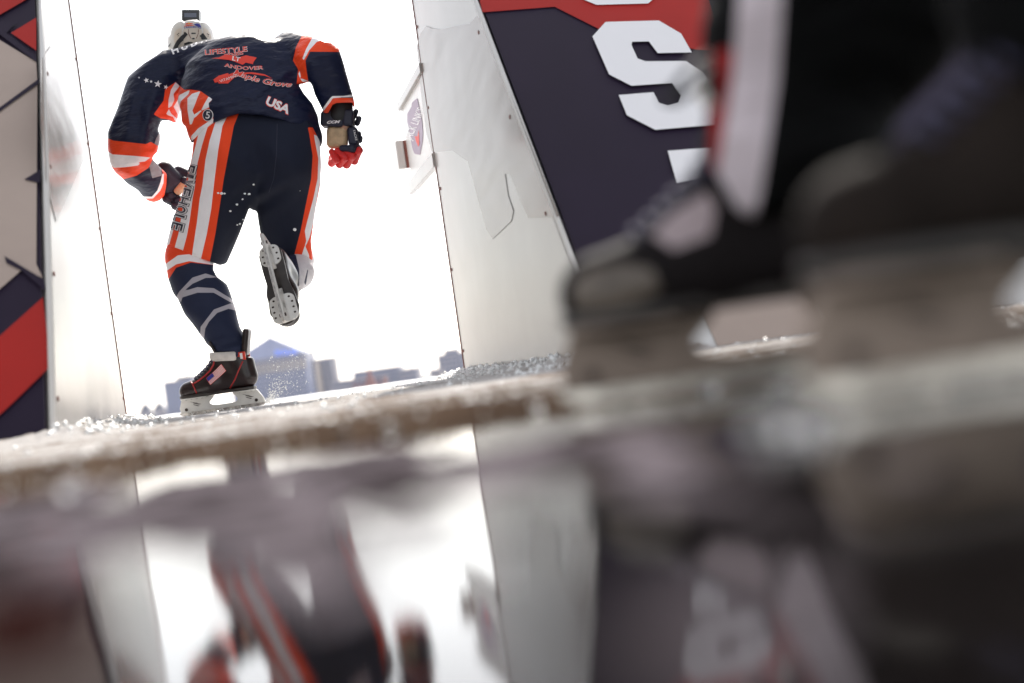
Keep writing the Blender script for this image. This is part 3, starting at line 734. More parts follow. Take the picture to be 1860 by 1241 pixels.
# --- jersey
c1 = lambda L: cr(180, 0, 3.72, L)
cA = lambda L: cr(180, 200, 6.206, L)
cS = lambda L: cr(300, 60, 7.154, L)
cF = lambda L: cr(560, 160, 7.758, L)
c2 = lambda L: cr(270, 180, 3.877, L)
c3 = lambda L: cr(290, 400, 3.353, L)
HO = cr(280, 10, 12.41, [(270,1300),(275,980),(290,720),(350,680),(380,540),(440,430),(520,370),(610,340),(650,345),(660,372),(740,335),(860,325),(980,338),(1060,372),(1065,350),(1110,360),(1200,390),(1260,450),(1340,560),(1390,700),(1400,800),(1400,1300)])
JO = [(309,90),(296,91),(287,99),(261,115.6),(231,140),(226,153),(212,199),(196,239),(195.6,269),(199,296),(207,317),(218,330),(227,337),(244.5,342.6),(251,346.6),(260.6,359.5),(270,366),(280,368),(291,364),(299,354.7),(302.5,334),(303,316),(293,306),(283,295),(277,290),(277,285),(286,276),(291,255),(291,245),(287,236),(293,219),(309,219.3),(320,227),(330,230),(336,231),(338,246),(349,264),(353,254),(387,224),(412,213.5),(434,206.6),(476,209.7),(502,216),(541,229),(561.5,242),(574,257),(583,274),(583,307),(596,294),(593,262),(591,250),(583,231),(578,212),(567,188),(551.6,170),(541,152),(549,153),(562,148),(567,155),(572,172),(586,200),(588,205.5),(596,205.8),(600,198.7),(604,191),(611.6,187.7),(640,186.4),(642,198),(644.4,192),(642.5,179),(634,150.5),(623.5,113),(615.5,88.7),(599,76.6),(583,70),(556,60.5),(532,55),(513,59),(497,70),(484,72.6),(465,64.5),(449,62),(422,64.5),(390,71),(355,78),(330,86)]
jh = hull(JO)
FT = fwd  # depth direction
def jersey_sdf(p):
    back = np.array(IY*.65 - fwd*.76)                    # outward from the back
    d = cone(p, P(465,250,5.84), P(455,180,5.90), 120*k_, 124*k_, FT, .66)
    d = smin(d, cone(p, P(455,180,5.92), P(410,128,6.12), 112*k_, 78*k_, back, .75), .10)
    d = smin(d, cone(p, P(345,110,6.18), P(505,108,6.10), 50*k_, 50*k_), .08)
    dl = cone(p, P(290,140,6.16), P(243,262,6.04), 58*k_, 58*k_)
    dl = smin(dl, cone(p, P(243,275,6.03), P(286,335,6.20), 52*k_, 42*k_), .03)
    dr = cone(p, P(505,108,6.06), P(582,112,5.83), 58*k_, 52*k_)
    dr = smin(dr, cone(p, P(592,112,5.82), P(616,190,5.90), 50*k_, 42*k_), .03)
    d = smin(d, dl, .035); d = smin(d, dr, .045)
    # folds: fan across the back towards the right shoulder, and pulls on the sleeves
    px, py, dep = proj(p)
    wb = np.exp(-(((px-430)/120)**2+((py-160)/60)**2))
    fx = (px-560)*.28 + (py-150) + 10*np.sin(px/37.0) + .0012*(px-430)**2
    r1_ = (1-np.abs(np.sin(fx/26.0+.4)))**2; r2_ = (1-np.abs(np.sin(fx/11.0+px/90+1.1)))**2
    fy = (px-300)*.55+(py-100); wb2 = np.exp(-(((px-350)/45)**2+((py-140)/40)**2)); r3_ = (1-np.abs(np.sin(fy/13.0)))**2
    d = d - wb*(.017*r1_ + .008*r2_) - .012*wb2*r3_ + .004*wb
    wl = np.exp(-(((px-255)/50)**2+((py-215)/70)**2))
    d = d + wl*.009*np.sin((px+py*.32)/6.2+.6*np.sin(py/23))
    we = np.exp(-(((px-255)/40)**2+((py-315)/30)**2))
    d = d + we*.005*np.sin((py*.8-px*.5)/4.6)
    wr = np.exp(-(((px-560)/50)**2+((py-110)/45)**2))
    d = d + wr*.006*np.sin((px*.8-py*.4)/6.5+.5*np.sin(py/11))
    wh = np.exp(-((py-230)/30)**2)
    d = d + wh*.006*np.sin(px/11.0+np.sin(py/12))
    d = smax(d, jh(p), .022)
    return d
jo = [[(190,249),(206,255.6),(265,262),(274,258),(288,266),(288,276),(277,291),(270,305),(249,319),(228,325),(214.6,328),(190,335)],
      cA([(705,665),(775,710),(775,850),(740,1000),(690,1060),(560,1050),(505,1005),(600,992),(680,910),(725,730)]),
      cS([(135,640),(250,740),(325,735),(460,755),(615,865),(560,920),(575,985),(625,1050),(625,1180),(350,1400),(255,1290),(210,1230),(60,1130),(-60,1110),(-150,1060),(-20,880),(0,730)]),
      c1([(1380,225),(1520,255),(1610,300),(1660,352),(1425,350),(1395,410),(1400,460),(1415,560),(1335,570),(1345,470),(1310,410),(1330,320)]),
      cF([(205,320),(210,370),(285,365),(340,240),(400,212),(620,205),(640,330),(675,250),(650,140),(340,140),(300,200)])]
jw = [cA([(85,455),(150,500),(400,518),(580,535),(520,580),(440,590),(460,605),(440,625),(300,645),(170,650),(90,600)]),
      [(258,357),(276,357.5),(286,346),(292,330),(295,315),(298,316),(297,333),(291,347),(278,361),(260,361)],
      cS([(135,640),(190,690),(110,790),(120,870),(85,950),(40,980),(45,870),(75,740)]),
      cS([(325,735),(300,800),(200,890),(190,960),(215,1010),(215,1090),(210,1220),(150,1200),(165,1060),(110,960),(165,870),(180,810)]),
      cS([(50,990),(10,1060),(100,1090),(160,1190),(160,1120),(80,1050)]),
      cS([(460,755),(420,840),(400,900),(355,1010),(385,1080),(345,1190),(320,1190),(290,1000),(290,850),(350,790)]),
      cS([(565,825),(615,865),(565,910),(570,970),(480,1010),(400,1090),(370,1110),(380,1060),(470,1000),(510,920)]),
      cS([(625,1110),(625,1180),(350,1400),(330,1350),(430,1240)]),
      c1([(1450,240),(1530,262),(1470,285),(1420,340),(1385,405),(1372,400),(1400,330)]),
      c1([(1355,475),(1365,530),(1415,548),(1375,556),(1358,530),(1347,500)]),
      cF([(190,305),(310,140),(340,115),(500,112),(600,95),(640,100),(645,128),(500,132),(345,145),(310,200),(215,325)]),
      [(583,285),(590,262),(600,268),(598,296),(583,310)]]
jg = [cA([(560,610),(610,570),(700,660),(710,740),(600,770)]), cA([(620,400),(640,330),(670,270),(700,300),(680,400),(640,450)])]
jersey, JB = sdf_obj('jersey', jersey_sdf, *bb(JO, 5.55, 6.4), .0062, M['jersey'], racer, dict(orange=jo, white=jw, grey=jg))
oj = on_bvh(JB)
st = [star_px(c1([c])[0], r, a) for c, r, a in (((320,545), 5.2, -12), ((397,570), 7.0, 8), ((450,590), 4.6, 20), ((352,553), 3.0, 0), ((272,527), 2.0, 0))]
drape('sleeve_stars', st, oj, M['print_white'], jersey, .002, 3)
for q_, ch in enumerate('HUBA'): drape('name_letter', [text_px(ch, (318+17*q_, 92-6.6*q_), 12.5, 12, -22, .04)], oj, M['print_white'], jersey, .002, 3)
def two(tx, c, W, H, ang=0, bold=0, shear=0, arc=0, o=.0025):
    drape('print_outline', [text_px(tx, c, W*1.02, H*1.08, ang, bold+.035, shear, arc)], oj, M['print_white'], jersey, o-.0008)
    drape('print_letters', [text_px(tx, c, W, H, ang, bold, shear, arc)], oj, M['print_red'], jersey, o+.0006)
two('LIFESTYLE', (411, 93), 76, 9, -5, .005)
two('FITNESS', (425, 99.5), 34, 6, -10, .005)
drape('emblem_wings', [cS([(600,335),(700,325),(790,285),(870,295),(960,320),(1050,295),(1190,325),(1150,380),(1140,410),(1050,390),(1010,420),(900,375),(830,355),(720,345)])], oj, M['print_red'], jersey, .0025, 3)
drape('emblem_letters', [text_px('LT', (429.5, 108), 14, 8, 12, .02)], oj, M['print_white'], jersey, .004, 3)
two('ANDOVER', (443, 124), 70, 6.5, 4, .005, 0, -3.5)
drape('ribbon_banner', [cS([(630,610),(700,560),(820,525),(830,545),(900,515),(1000,520),(1130,515),(1290,540),(1400,600),(1290,560),(1100,535),(1000,545),(900,585),(820,660),(700,660),(690,640),(650,650)])], oj, M['print_red'], jersey, .0022, 3)
drape('banner_letters', [text_px('VITAMINS', (416, 143), 34, 5, -19, .0)], oj, M['print_white'], jersey, .0040, 3)
two('Maple Grove', (476, 149), 106, 13, 13, .01, .3, -5, .0055)
drape('print_outline', [text_px('USA', (505.5, 192), 47.5, 18.5, 24, .07)], oj, M['print_red'], jersey, .0018)
drape('print_letters', [text_px('USA', (505.5, 192), 45.5, 16, 24, .04)], oj, M['print_white'], jersey, .003)
nb = cS([(560,1070)])[0]
drape('badge_ring', [circ_px(nb, 9.8, 28, 11.2)], oj, M['print_white'], jersey, .002, 3)
drape('badge_disc', [circ_px(nb, 8.6, 28, 10)], oj, M['print_navy'], jersey, .003, 3)
drape('badge_number', [text_px('5', (nb[0]+.5, nb[1]), 7.5, 13, 6, .01)], oj, M['print_white'], jersey, .004, 3)

# --- shorts
SO = [(352,250),(345,283),(341,304),(327,352),(309,402),(301,446),(330,455),(347,464),(378,474),(399,482),(413,479),(435,425),(453,377),(466,389),(470,417),(476,450),(500,480),(540,492),(564,491),(568,470),(565,438),(573,381),(582,335),(584,304),(581,257),(560,215),(500,195),(440,190),(380,205)]
sh = hull(SO)
def shorts_sdf(p):
    d = cone(p, P(425,250,5.86), P(518,255,5.86), 78*k_, 78*k_, FT, .95)
    dl = cone(p, P(425,300,5.88), P(358,462,5.99), 74*k_, 60*k_); dr = cone(p, P(520,300,5.88), P(530,460,6.06), 70*k_, 52*k_)
    px, py, dep = proj(p)
    d = smin(d, smin(dl, dr, .015), .04)
    d = smin(d, cone(p, P(430,290,5.80), P(432,300,5.82), 50*k_, 50*k_), .05)
    d = smin(d, cone(p, P(520,290,5.80), P(520,300,5.82), 50*k_, 50*k_), .05)
    w_ = np.exp(-(((px-480)/40)**2+((py-355)/30)**2))
    d = d + w_*.009*np.sin((px*.6+py*.9)/6.5) + .0045*np.sin((px*.75-py*.45)/11+np.sin(py/31))*np.exp(-((py-300)/70)**2)
    d = d + .003*np.sin(px/14+py/50)*sstep(300, 400, py)
    return smax(d, sh(p), .02)
so_ = [c2([(640,60),(635,103),(600,190),(560,400),(530,560),(500,760),(470,950),(430,1150),(420,1250),(60,1250),(60,200)]),
       c2([(1120,200),(1130,240),(1155,400),(1145,560),(1110,730),(1070,930),(1030,1080),(1010,1250),(1250,1250),(1300,500),(1300,200)])]
sw_ = [c2([(560,110),(550,130),(520,190),(490,360),(465,560),(440,780),(410,950),(370,1120),(360,1160),(290,1160),(305,1100),(340,870),(360,700),(380,600),(400,430),(430,290),(470,165),(480,130)]),
       c2([(420,190),(410,215),(375,330),(345,450),(325,620),(310,700),(290,850),(270,960),(240,1075),(230,1110),(170,1090),(185,1040),(210,950),(235,800),(280,560),(300,440),(330,330),(345,270),(360,210)]),
       c2([(150,830),(178,910),(145,1025),(80,1040),(100,900)]),
       c2([(1165,250),(1170,290),(1195,420),(1190,560),(1160,700),(1120,850),(1100,930),(1110,1000),(1075,1110),(1060,1180),(1135,1200),(1130,1100),(1105,1040),(1135,970),(1165,850),(1185,700),(1212,560),(1225,400),(1225,280)])]
shorts, SB = sdf_obj('shorts', shorts_sdf, *bb(SO, 5.6, 6.25), .0062, M['shorts'], racer, dict(orange=so_, white=sw_))
osb = on_bvh(SB)
# the vertical word down the left leg, navy edged in white
tv = 'FIVEHOLE'
pth = [(345,306),(343.5,319.5),(341,333),(337.5,348.5),(333,364.5),(328.5,380.5),(325.5,396.5),(322.5,411.5)]
for ch, (cx_, cy_) in zip(tv, pth):
    W_, H_ = (6.5 if ch == 'I' else 14.0), 22
    for nm, mt, b_, sc, of in (('word_edge', 'print_navy', .085, 1.22, .0016), ('word_outline', 'print_white', .06, 1.12, .0024), ('word_letters', 'print_navy', .012, .92, .0032)):
        drape(nm, [text_px(ch, (cx_, cy_), W_*sc, H_*sc, 105, b_)], osb, M[mt], shorts, of, 3)
mb = [text_px('I', (502, 290), 0.6, 60, 3)]
drape('rear_seam', [[(503,225),(504.2,225),(503,280),(498,325),(489,350),(488,349.5),(496.8,325),(501.8,280)]], osb, M['print_navy'], shorts, .001, 4)

# --- left sock / shin
KO = [(300,440),(296,486.5),(299,507),(308,528),(323,543),(335,570),(361.6,609),(385,640),(398,650),(408,657),(428,652),(444,636),(446,618),(445,609),(436,594),(430,561),(421,534),(412,516),(394,503),(387,489),(389,478),(370,466),(340,445)]
kh = hull(KO)
def sockl_sdf(p):
    d = cone(p, P(350,468,5.98), P(365,530,5.96), 52*k_, 50*k_)
    d = smin(d, cone(p, P(370,540,5.96), P(428,645,5.86), 50*k_, 28*k_), .04)
    px, py, dep = proj(p)
    w_ = sstep(590, 640, py); d = d + w_*.004*np.sin((py*.9+px*.25)/3.0) + .002*np.sin((py-px*.4)/7)
    return smax(d, kh(p), .018)
ko = [c3([(0,100),(20,370),(40,385),(100,290),(190,258),(340,275),(340,200),(200,100)])]
kw = [c3([(5,290),(110,215),(200,205),(340,262),(340,275),(180,250),(100,270),(5,335)])]
kt = [c3([(100,470),(120,435),(200,350),(280,325),(360,350),(280,352),(200,388),(150,430),(130,500)]),
      c3([(140,435),(230,408),(330,415),(430,475),(475,520),(440,505),(330,442),(230,442),(125,475)]),
      c3([(245,710),(250,650),(330,545),(430,508),(480,520),(470,552),(420,540),(350,565),(300,620),(278,660),(268,740)])]
sdf_obj('sock', sockl_sdf, *bb(KO, 5.7, 6.15), .0055, M['sock'], racer, dict(orange=ko, white=kw, tape=kt))
# --- right sock, foreshortened towards the camera
def sockr_sdf(p):
    d = cone(p, P(545,470,6.10), P(538,495,5.94), 27*k_, 30*k_); d = smin(d, cone(p, P(538,495,5.94), P(528,512,5.78), 30*k_, 24*k_), .03)
    return d
rn = [c3([(800,190),(830,215),(850,300),(850,400),(800,420),(790,300),(770,190)]), c3([(880,380),(900,300),(905,305),(890,400)])]
sdf_obj('sock', sockr_sdf, *bb([(470,420),(590,580)], 5.6, 6.25), .0065, M['sockw'], racer, dict(navy=rn))

def clipped_body(p):
    head = cone(p, P(347, 80, 6.40), P(362, 104, 6.28), .10, .07)
    c = smin(jersey_sdf(p)+.014, shorts_sdf(p)+.014, .012)
    c = smin(c, smin(sockl_sdf(p)+.010, sockr_sdf(p)+.010, .01), .02); c = np.minimum(c, head)
    for a_, r_ in ((P(628, 225, 5.93), .035), (P(436, 668, 5.87), .055)): c = np.minimum(c, cone(p, a_, a_, r_, r_))
    return smax(body_sdf(p), c, .005)
sdf_obj('body', clipped_body, *bb(JO+KO+HO+[(660,300),(560,600)], 5.45, 6.55), .011, M['skin'], racer)

# --- skates
dirL = -r0*1.0 + np.array([math.sin(YAW), math.cos(YAW), 0])*.10
fc = GF(404, 755); 
mid = P(404, 746, DS); mid = np.array([mid[0], mid[1], ground_h(mid[0], mid[1])+.002])
px_, py_, dd_ = proj(mid[None]); print('left foot', mid, px_, py_, dd_)
sk = make_skate(racer, frame(mid, dirL, (0, 0, 1), 1.09))
def CV(x, y, z): return IX*x + IY*y + fwd*z
zx = CV(.28, -.90, -.30); zo = CV(-.13, .20, -.95)         # toe direction, outward from the sole
c_ = P(493, 503, 5.52)
_f2 = frame(c_ - 0*zo, zx, -zo, 1.15) @ Matrix.Diagonal((1, 1.2, 1, 1))
sk2 = make_skate(racer, _f2, full=False, guard=False, piping=False)

# --- right glove: cuff, rolls, palm, curled fingers
def capset(name, segs, mat, parent, sm=.006, h=.0035, mul=1.0):
    pts = [P(*a) for a, b_, r1, r2 in segs] + [P(*b_) for a, b_, r1, r2 in segs]
    rr = max(max(r1, r2) for a, b_, r1, r2 in segs)*k_*1.3+.01
    lo = np.min(pts, axis=0)-rr; hi = np.max(pts, axis=0)+rr
    def f(p):
        d = None
        for a, b_, r1, r2 in segs:
            q = cone(p, P(*a), P(*b_), r1*k_, r2*k_); d = q if d is None else smin(d, q, sm)
        return d
    return sdf_obj(name, f, lo, hi, h, mat, parent)
g5 = lambda x, y: (560+x/7.758, 160+y/7.758)
def bxset(name, boxes, mat, parent, sm=.004, h=.0035):
    C_ = [P(*b_[0]) for b_ in boxes]; rr = max(max(b_[1]) for b_ in boxes)+.02
    def f(p):
        d = None
        for c, hh, rot, rad in boxes:
            a = R(rot); ex = IX*math.cos(a)-IY*math.sin(a); ey = IX*math.sin(a)+IY*math.cos(a)
            q = rbox(p, P(*c), [ex, ey, fwd], hh, rad); d = q if d is None else smin(d, q, sm)
        return d
    return sdf_obj(name, f, np.min(C_, axis=0)-rr, np.max(C_, axis=0)+rr, h, mat, parent)
DG = 5.93
px2 = lambda v: v/7.758*k_
gl, GB = bxset('glove', [((*g5(350,455), DG), (px2(165), px2(105), .045), 2, .012), ((*g5(575,435), DG), (px2(75), px2(120), .05), 2, .012),
        ((*g5(425,370), DG), (px2(215), px2(42), .047), 3, .012)], M['glove'], racer)
GR = gl
bxset('palm', [((*g5(410,700), DG+.005), (px2(150), px2(155), .030), 0, .020)], M['palm'], GR)
bxset('side_roll', [((*g5(635,690), DG-.005), (px2(72), px2(135), .035), -6, .014)], M['glove'], GR)
for a_, b_, r_ in (((672,330), (650,400), 38), ((715,430), (690,500), 40), ((712,640), (715,680), 36), ((735,705), (730,745), 36)):
    capset('roll', [((*g5(*a_), DG+.01), (*g5(*b_), DG+.02), r_/7.758, r_/7.758)], M['glove'], GR)
fing = [((330,900), (395,1010), (330,1060), 50), ((410,890), (520,985), (440,1075), 52), ((520,900), (620,960), (540,1080), 54), ((650,930), (720,880), (650,1030), 50)]
for q in fing:
    a_, b_, c__, r_ = q; r_ /= 7.758
    capset('finger', [((*g5(*a_), DG-.02), (*g5(*b_), DG-.035), r_*.92, r_), ((*g5(*b_), DG-.03), (*g5(*c__), DG+.012), r_, r_*1.05), ((*g5(*c__), DG+.012), (*g5(c__[0], c__[1]-70), DG+.05), r_*1.05, r_)], M['glove_red'], GR)
capset('thumb', [((*g5(700,850), DG-.01), (*g5(620,855), DG-.04), 7, 7.5), ((*g5(620,855), DG-.04), (*g5(480,850), DG-.03), 7, 6)], M['glove'], GR)
gg = on_bvh(GB)
drape('cuff_lettering', [text_px('CCM', g5(358, 480), 24.5, 5.2, -3, .05, .35)], gg, M['print_white'], GR, .002, 3)
drape('side_lettering', [text_px('TACKS', g5(662, 665), 20, 4, 76, .0, .2)], lambda x, y, o: Vector(P(x, y, DG-.043)), M['print_white'], GR, .002, 3)
capset('wrist_liner', [((618,176,5.92), (617,208,5.93), 22, 25)], M['black'], GR)
# --- left glove, behind the thigh
gA = lambda x, y: (180+x/6.206, 200+y/6.206)
DL = 6.22
gl2, _ = capset('glove', [((*gA(740,680), DL-.02), (*gA(900,830), DL+.02), 17, 14), ((*gA(760,850), DL), (*gA(800,920), DL+.02), 17, 13), ((*gA(900,700), DL+.05), (*gA(1000,740), DL+.05), 12, 11)], M['glove'], racer, .02, .005)
bxset('palm', [((*gA(915,885), DL+.005), (.030, .017, .020), -52, .012)], M['palm'], gl2)
for a_, b_ in (((760,1000), (870,1060)), ((800,960), (900,1010)), ((860,1080), (930,1100)), ((900,1020), (980,1060))):
    capset('finger', [((*gA(*a_), DL+.0), (*gA(*b_), DL+.03), 8.5, 8)], M['glove'], gl2)
capset('thumb', [((*gA(960,800), DL), (*gA(1040,880), DL+.02), 8, 7)], M['glove'], gl2)

# --- helmet
hh_ = hull(HO); DH = 6.36; kh2 = DH/F
def helm_sdf(p):
    c = P(347, 74, DH)
    d = cone(p, c-u0*.02, c+u0*.012, .106, .106, FT, 1.28)
    px, py, dep = proj(p)
    pod = np.minimum(np.abs((px-332)), np.abs(px-366)); d = d - .004*sstep(14, 17, np.abs(px-349.5))
    d = d + .004*np.exp(-((np.abs(px-349.5)-16)/1.2)**2)
    d = np.maximum(d, -(cone(p, c+fwd*.06-u0*.04, c+fwd*.12-u0*.07, .085, .085)))
    return smax(d, hh_(p), .008)
cH = P(347, 74, DH)
helmet, HB = sdf_obj('helmet', helm_sdf, cH-.2, cH+.2, .0042, M['helmet'], racer)
c6 = lambda L: cr(280, 10, 12.41, L)
oh = on_bvh(HB)
drape('rear_shell', [c6([(655,560),(680,540),(760,520),(990,520),(1070,560),(1100,760),(900,830),(600,930),(560,960),(640,760)])], oh, M['helmet_pad'], helmet, .0015, 3)
drape('side_shell', [c6([(470,620),(520,540),(620,500),(630,620),(560,760),(470,860),(455,760)]), c6([(1120,510),(1190,540),(1270,660),(1290,760),(1200,760),(1100,620)])], oh, M['helmet_pad'], helmet, .0015, 3)
drape('strap', [c6([(700,595),(760,660),(560,900),(540,965),(430,975),(520,800)]), c6([(1095,632),(1190,765),(1075,775),(1015,690)]), c6([(670,860),(770,820),(860,830),(870,845),(690,895)])], oh, M['black'], helmet, .004, 3)
drape('vent', [c6([(518,660),(570,620),(574,634),(524,672)]), c6([(535,690),(560,675),(560,690),(545,702)]), c6([(1180,630),(1230,665),(1226,682),(1180,645)]), c6([(1195,690),(1215,695),(1208,715)]), c6([(330,920),(385,845),(380,870),(345,945)]), c6([(840,745),(880,735),(920,745),(900,770),(860,768)]), c6([(835,620),(930,620),(930,650),(835,650)])], oh, M['black_gloss'], helmet, .0035, 3)
drape('rear_plate_seam', [c6([(765,540),(775,540),(785,640),(835,745),(825,755),(772,650)]), c6([(990,540),(1000,545),(995,640),(955,750),(940,745),(985,640)])], oh, M['rust'] , helmet, .0028, 3)
drape('sticker_letters', [text_px('CRASHED ICE', c6([(870, 492)])[0], 31, 3.0, 0, .02, 0, 1.6)], oh, M['print_blue'], helmet, .003, 3)
drape('sticker_red', [c6([(700,440),(720,415),(780,405),(870,410),(860,425),(780,432)]), c6([(680,470),(760,450),(890,445),(885,460),(760,470),(690,485)])], oh, M['print_red'], helmet, .003, 3)
drape('sticker_disc', [circ_px(c6([(783, 412)])[0], 1.5)], oh, M['print_yellow'], helmet, .0036, 3)
drape('sticker_blue', [c6([(890,430),(960,412),(1010,420),(1060,500),(1010,490),(940,470)])], oh, M['print_blue'], helmet, .003, 3)
cc = P(348.5, 30.0, DH+.01)
MB().box(cc, (16*kh2, 9.8*kh2, .028), [IX, IY, fwd]).build('action_camera', M['black_gloss'], helmet, bevel=.003)
MB().box(P(348.5, 21.5, DH+.01), (13.5*kh2, 1.5*kh2, .02), [IX, IY, fwd]).build('camera_housing', M['black_gloss'], helmet, bevel=.001)
MB().box(P(348.5, 30.5, DH+.01)-fwd*.0285, (11*kh2, 3.8*kh2, .0015), [IX, IY, fwd]).build('camera_screen', M['screen'], helmet)

# ------------------------------------------------------------------ flying ice
#ICE
ice_m = simple('white ice chip', (.82, .82, .80), .3, bumps=(dict(scale=80, strength=.4, dist=.004),))
def chunk(seed, r):
    rnd = random.Random(seed); import bmesh
    bm = bmesh.new(); bmesh.ops.create_icosphere(bm, subdivisions=2, radius=r)
    for v in bm.verts: v.co *= 1+.35*noise.noise(v.co/r*1.1+Vector((seed*3.1, 0, 0))); v.co.x *= 1.25
    me = bpy.data.meshes.new('ice_chip'); bm.to_mesh(me); bm.free(); me.materials.append(ice_m)
    me.polygons.foreach_set('use_smooth', [True]*len(me.polygons)); return me
for i, (x, y, r) in enumerate([(490,663,7), (515,665,9), (535,666,6), (740,603,6), (678,667,6.5), (708,670,7.5), (662,706,6), (622,743,7.5), (575,790,6.5), (665,850,4.5), (642,880,6), (625,887,5), (1028,920,10), (1066,647,2)]):
    q = c2([(x, y)])[0]; o = bpy.data.objects.new('ice_chip', chunk(i, r/3.877*5.45/F))
    o.location = tuple(P(q[0], q[1], 5.45+.02*(i % 3))); COL.objects.link(o)
    tag(o, 'small white ice chip flying in front of the navy shorts', 'ice chip', 'ice chips in the air')
mb = MB(); rnd = random.Random(8)
for i in range(1500):
    a = rnd.random()**1.8
    x = 486+a*90*rnd.random()**.7+rnd.gauss(0, 2); y = 734-(x-480)*.12-a*(95+30*rnd.random())*rnd.random()**.8-rnd.random()*6
    r = (.0007+.0028*rnd.random()**5); p = P(x, y, 5.6+rnd.random()*.5)
    mb.add([p+np.array([r,0,0]), p-np.array([r,0,0]), p+np.array([0,r,0]), p-np.array([0,r,0]), p+np.array([0,0,r]), p-np.array([0,0,r])],
           [(0,2,4),(2,1,4),(1,3,4),(3,0,4),(2,0,5),(1,2,5),(3,1,5),(0,3,5)])
for i in range(260):
    x = 330+rnd.random()*155; y = 754-(x-330)*.115+rnd.gauss(0, 2.2); r = .0008+.003*rnd.random()**3; p = P(x, y, DS-.05+.1*rnd.random())
    mb.add([p+np.array([r,0,0]), p-np.array([r,0,0]), p+np.array([0,r,0]), p-np.array([0,r,0]), p+np.array([0,0,r]), p-np.array([0,0,r])],
           [(0,2,4),(2,1,4),(1,3,4),(3,0,4),(2,0,5),(1,2,5),(3,1,5),(0,3,5)])
o = mb.build('ice_spray', ice_m); tag(o, 'fine ice spray kicked up behind the planted skate', 'ice spray', None, 'stuff')

# ------------------------------------------------------------------ foreground racer (out of focus)
#FOREGROUND
M['pants'] = layered('black pants', (.003, .003, .003), [('red', (.35, .02, .02)), ('pale', (.72, .62, .64))], .8, cb, .12, .1)
M['holder_shaded'] = simple('white blade holder shaded in colour', (.30, .235, .19), .6, spec=.1, var=.15, vscale=12)  # white plastic darkened, its shade put into the base colour
M['toe_tan'] = simple('tan toe cap with painted sheen', (.16, .125, .095), .4, var=.3, vscale=25)  # tan cap, lightened for a sheen put into its colour
M['flash'] = simple('pale boot flash', (.42, .33, .33), .5)
M['boot_dull'] = simple('dull black skate boot', (.012, .009, .009), .7, spec=.12)
M['boot_pale'] = simple('worn grey skate boot', (.022, .016, .013), .8, spec=.1, var=.3, vscale=14)
d1 = 1.30
b1 = GF(1360, 705); 
f1 = P(1365, 700, d1); f1 = np.array([f1[0], f1[1], .004])
print('fg foot', f1, proj(f1[None]))
f2 = P(1975, 655, .84); f2 = np.array([f2[0], f2[1], .004])
pers = empty('person', ((f1[0]+f2[0])/2, (f1[1]+f2[1])/2, 0))
tag(pers, 'waiting racer in black pants and dark skates close to the camera, seen out of focus', 'person')
dF = -r0
fs1 = make_skate(pers, frame(f1, dF, (0, 0, 1), 1.06), full=False, boot='boot_dull', piping=False, holder='holder_shaded')
_fm = frame(f1, dF, (0, 0, 1), 1.06); FB1 = BVHTree.FromPolygons([tuple(_fm @ Vector(v)) for v in _bv.tolist()], _bf.tolist())
for nm_, mt_, pl_ in (('toe_cap', 'toe_tan', [(1046,560),(1044,515),(1075,490),(1130,478),(1185,490),(1200,525),(1150,560),(1090,572)]), ('boot_flash', 'flash', [(1185,430),(1215,395),(1285,350),(1300,380),(1290,430),(1225,455)])):
    q_ = drape(nm_, [pl_], on_bvh(FB1), M[mt_], None, .002, 12, .2)
    q_.parent = fs1; q_.matrix_parent_inverse = parent_world_abs(fs1).inverted()
make_skate(pers, frame(f2, -r0*1.0 + np.array([math.sin(YAW), math.cos(YAW), 0])*-.12, (0, 0, 1), 1.06), full=False, boot='boot_pale', piping=False, holder='holder_shaded')
vv = np.array([math.sin(YAW), math.cos(YAW), 0]); up = np.array([0, 0, 1.0])
a1 = f1 + r0*.06 + up*.25; a2 = f2 + r0*.06 + up*.25
kn1 = a1 + r0*.07 + up*.27; kn2 = a2 - r0*.06 + up*.27
hpc = (a1+a2)/2 + r0*.16; hpc[2] = .98
hp1 = hpc + vv*.11; hp2 = hpc - vv*.11
chs = hpc - r0*.10 + up*.38; nk = chs - r0*.04 + up*.20; hd = nk - r0*.04 + up*.16
sh1 = chs + vv*.20 + up*.10; sh2 = chs - vv*.20 + up*.10; el1 = sh1 + up*-.28 + vv*.05; el2 = sh2 + up*-.28 - vv*.05; wr1 = el1 - r0*.22 + up*-.05; wr2 = el2 - r0*.22 + up*-.05
def fbody(p):
    d = cone(p, hpc, chs, .11, .12); d = smin(d, cone(p, chs, nk, .09, .05), .05); d = smin(d, cone(p, nk, hd, .05, .08), .02)
    d = smin(d, cone(p, hd-r0*.085, hd-r0*.09-up*.02, .01, .013), .012)
    for h_, k1, a_ in ((hp1, kn1, a1), (hp2, kn2, a2)):
        d = smin(d, cone(p, h_, k1, .08, .055), .03); d = smin(d, cone(p, k1, a_, .052, .036), .02)
    for s_, e_, w_ in ((sh1, el1, wr1), (sh2, el2, wr2)):
        d = smin(d, cone(p, s_, e_, .05, .04), .03); d = smin(d, cone(p, e_, w_, .04, .028), .02)
        for j in range(4):
            o_ = up*(.03-.02*j); d = smin(d, cone(p, w_-r0*.04+o_*.6, w_-r0*(.115-.006*j)+o_, .011, .008), .006)
        d = smin(d, cone(p, w_, w_-r0*.05, .028, .03), .01); d = smin(d, cone(p, w_-r0*.01+up*.02, w_-r0*.06+up*.06, .011, .009), .006)
    return d
lo = np.min([f1, f2, wr1, wr2], axis=0)-.4; lo[2] = .12; hi = np.max([f1, f2, hpc, sh1], axis=0)+.4; hi[2] = 2.0
sdf_obj('body', fbody, lo, hi, .013, M['skin'], pers)
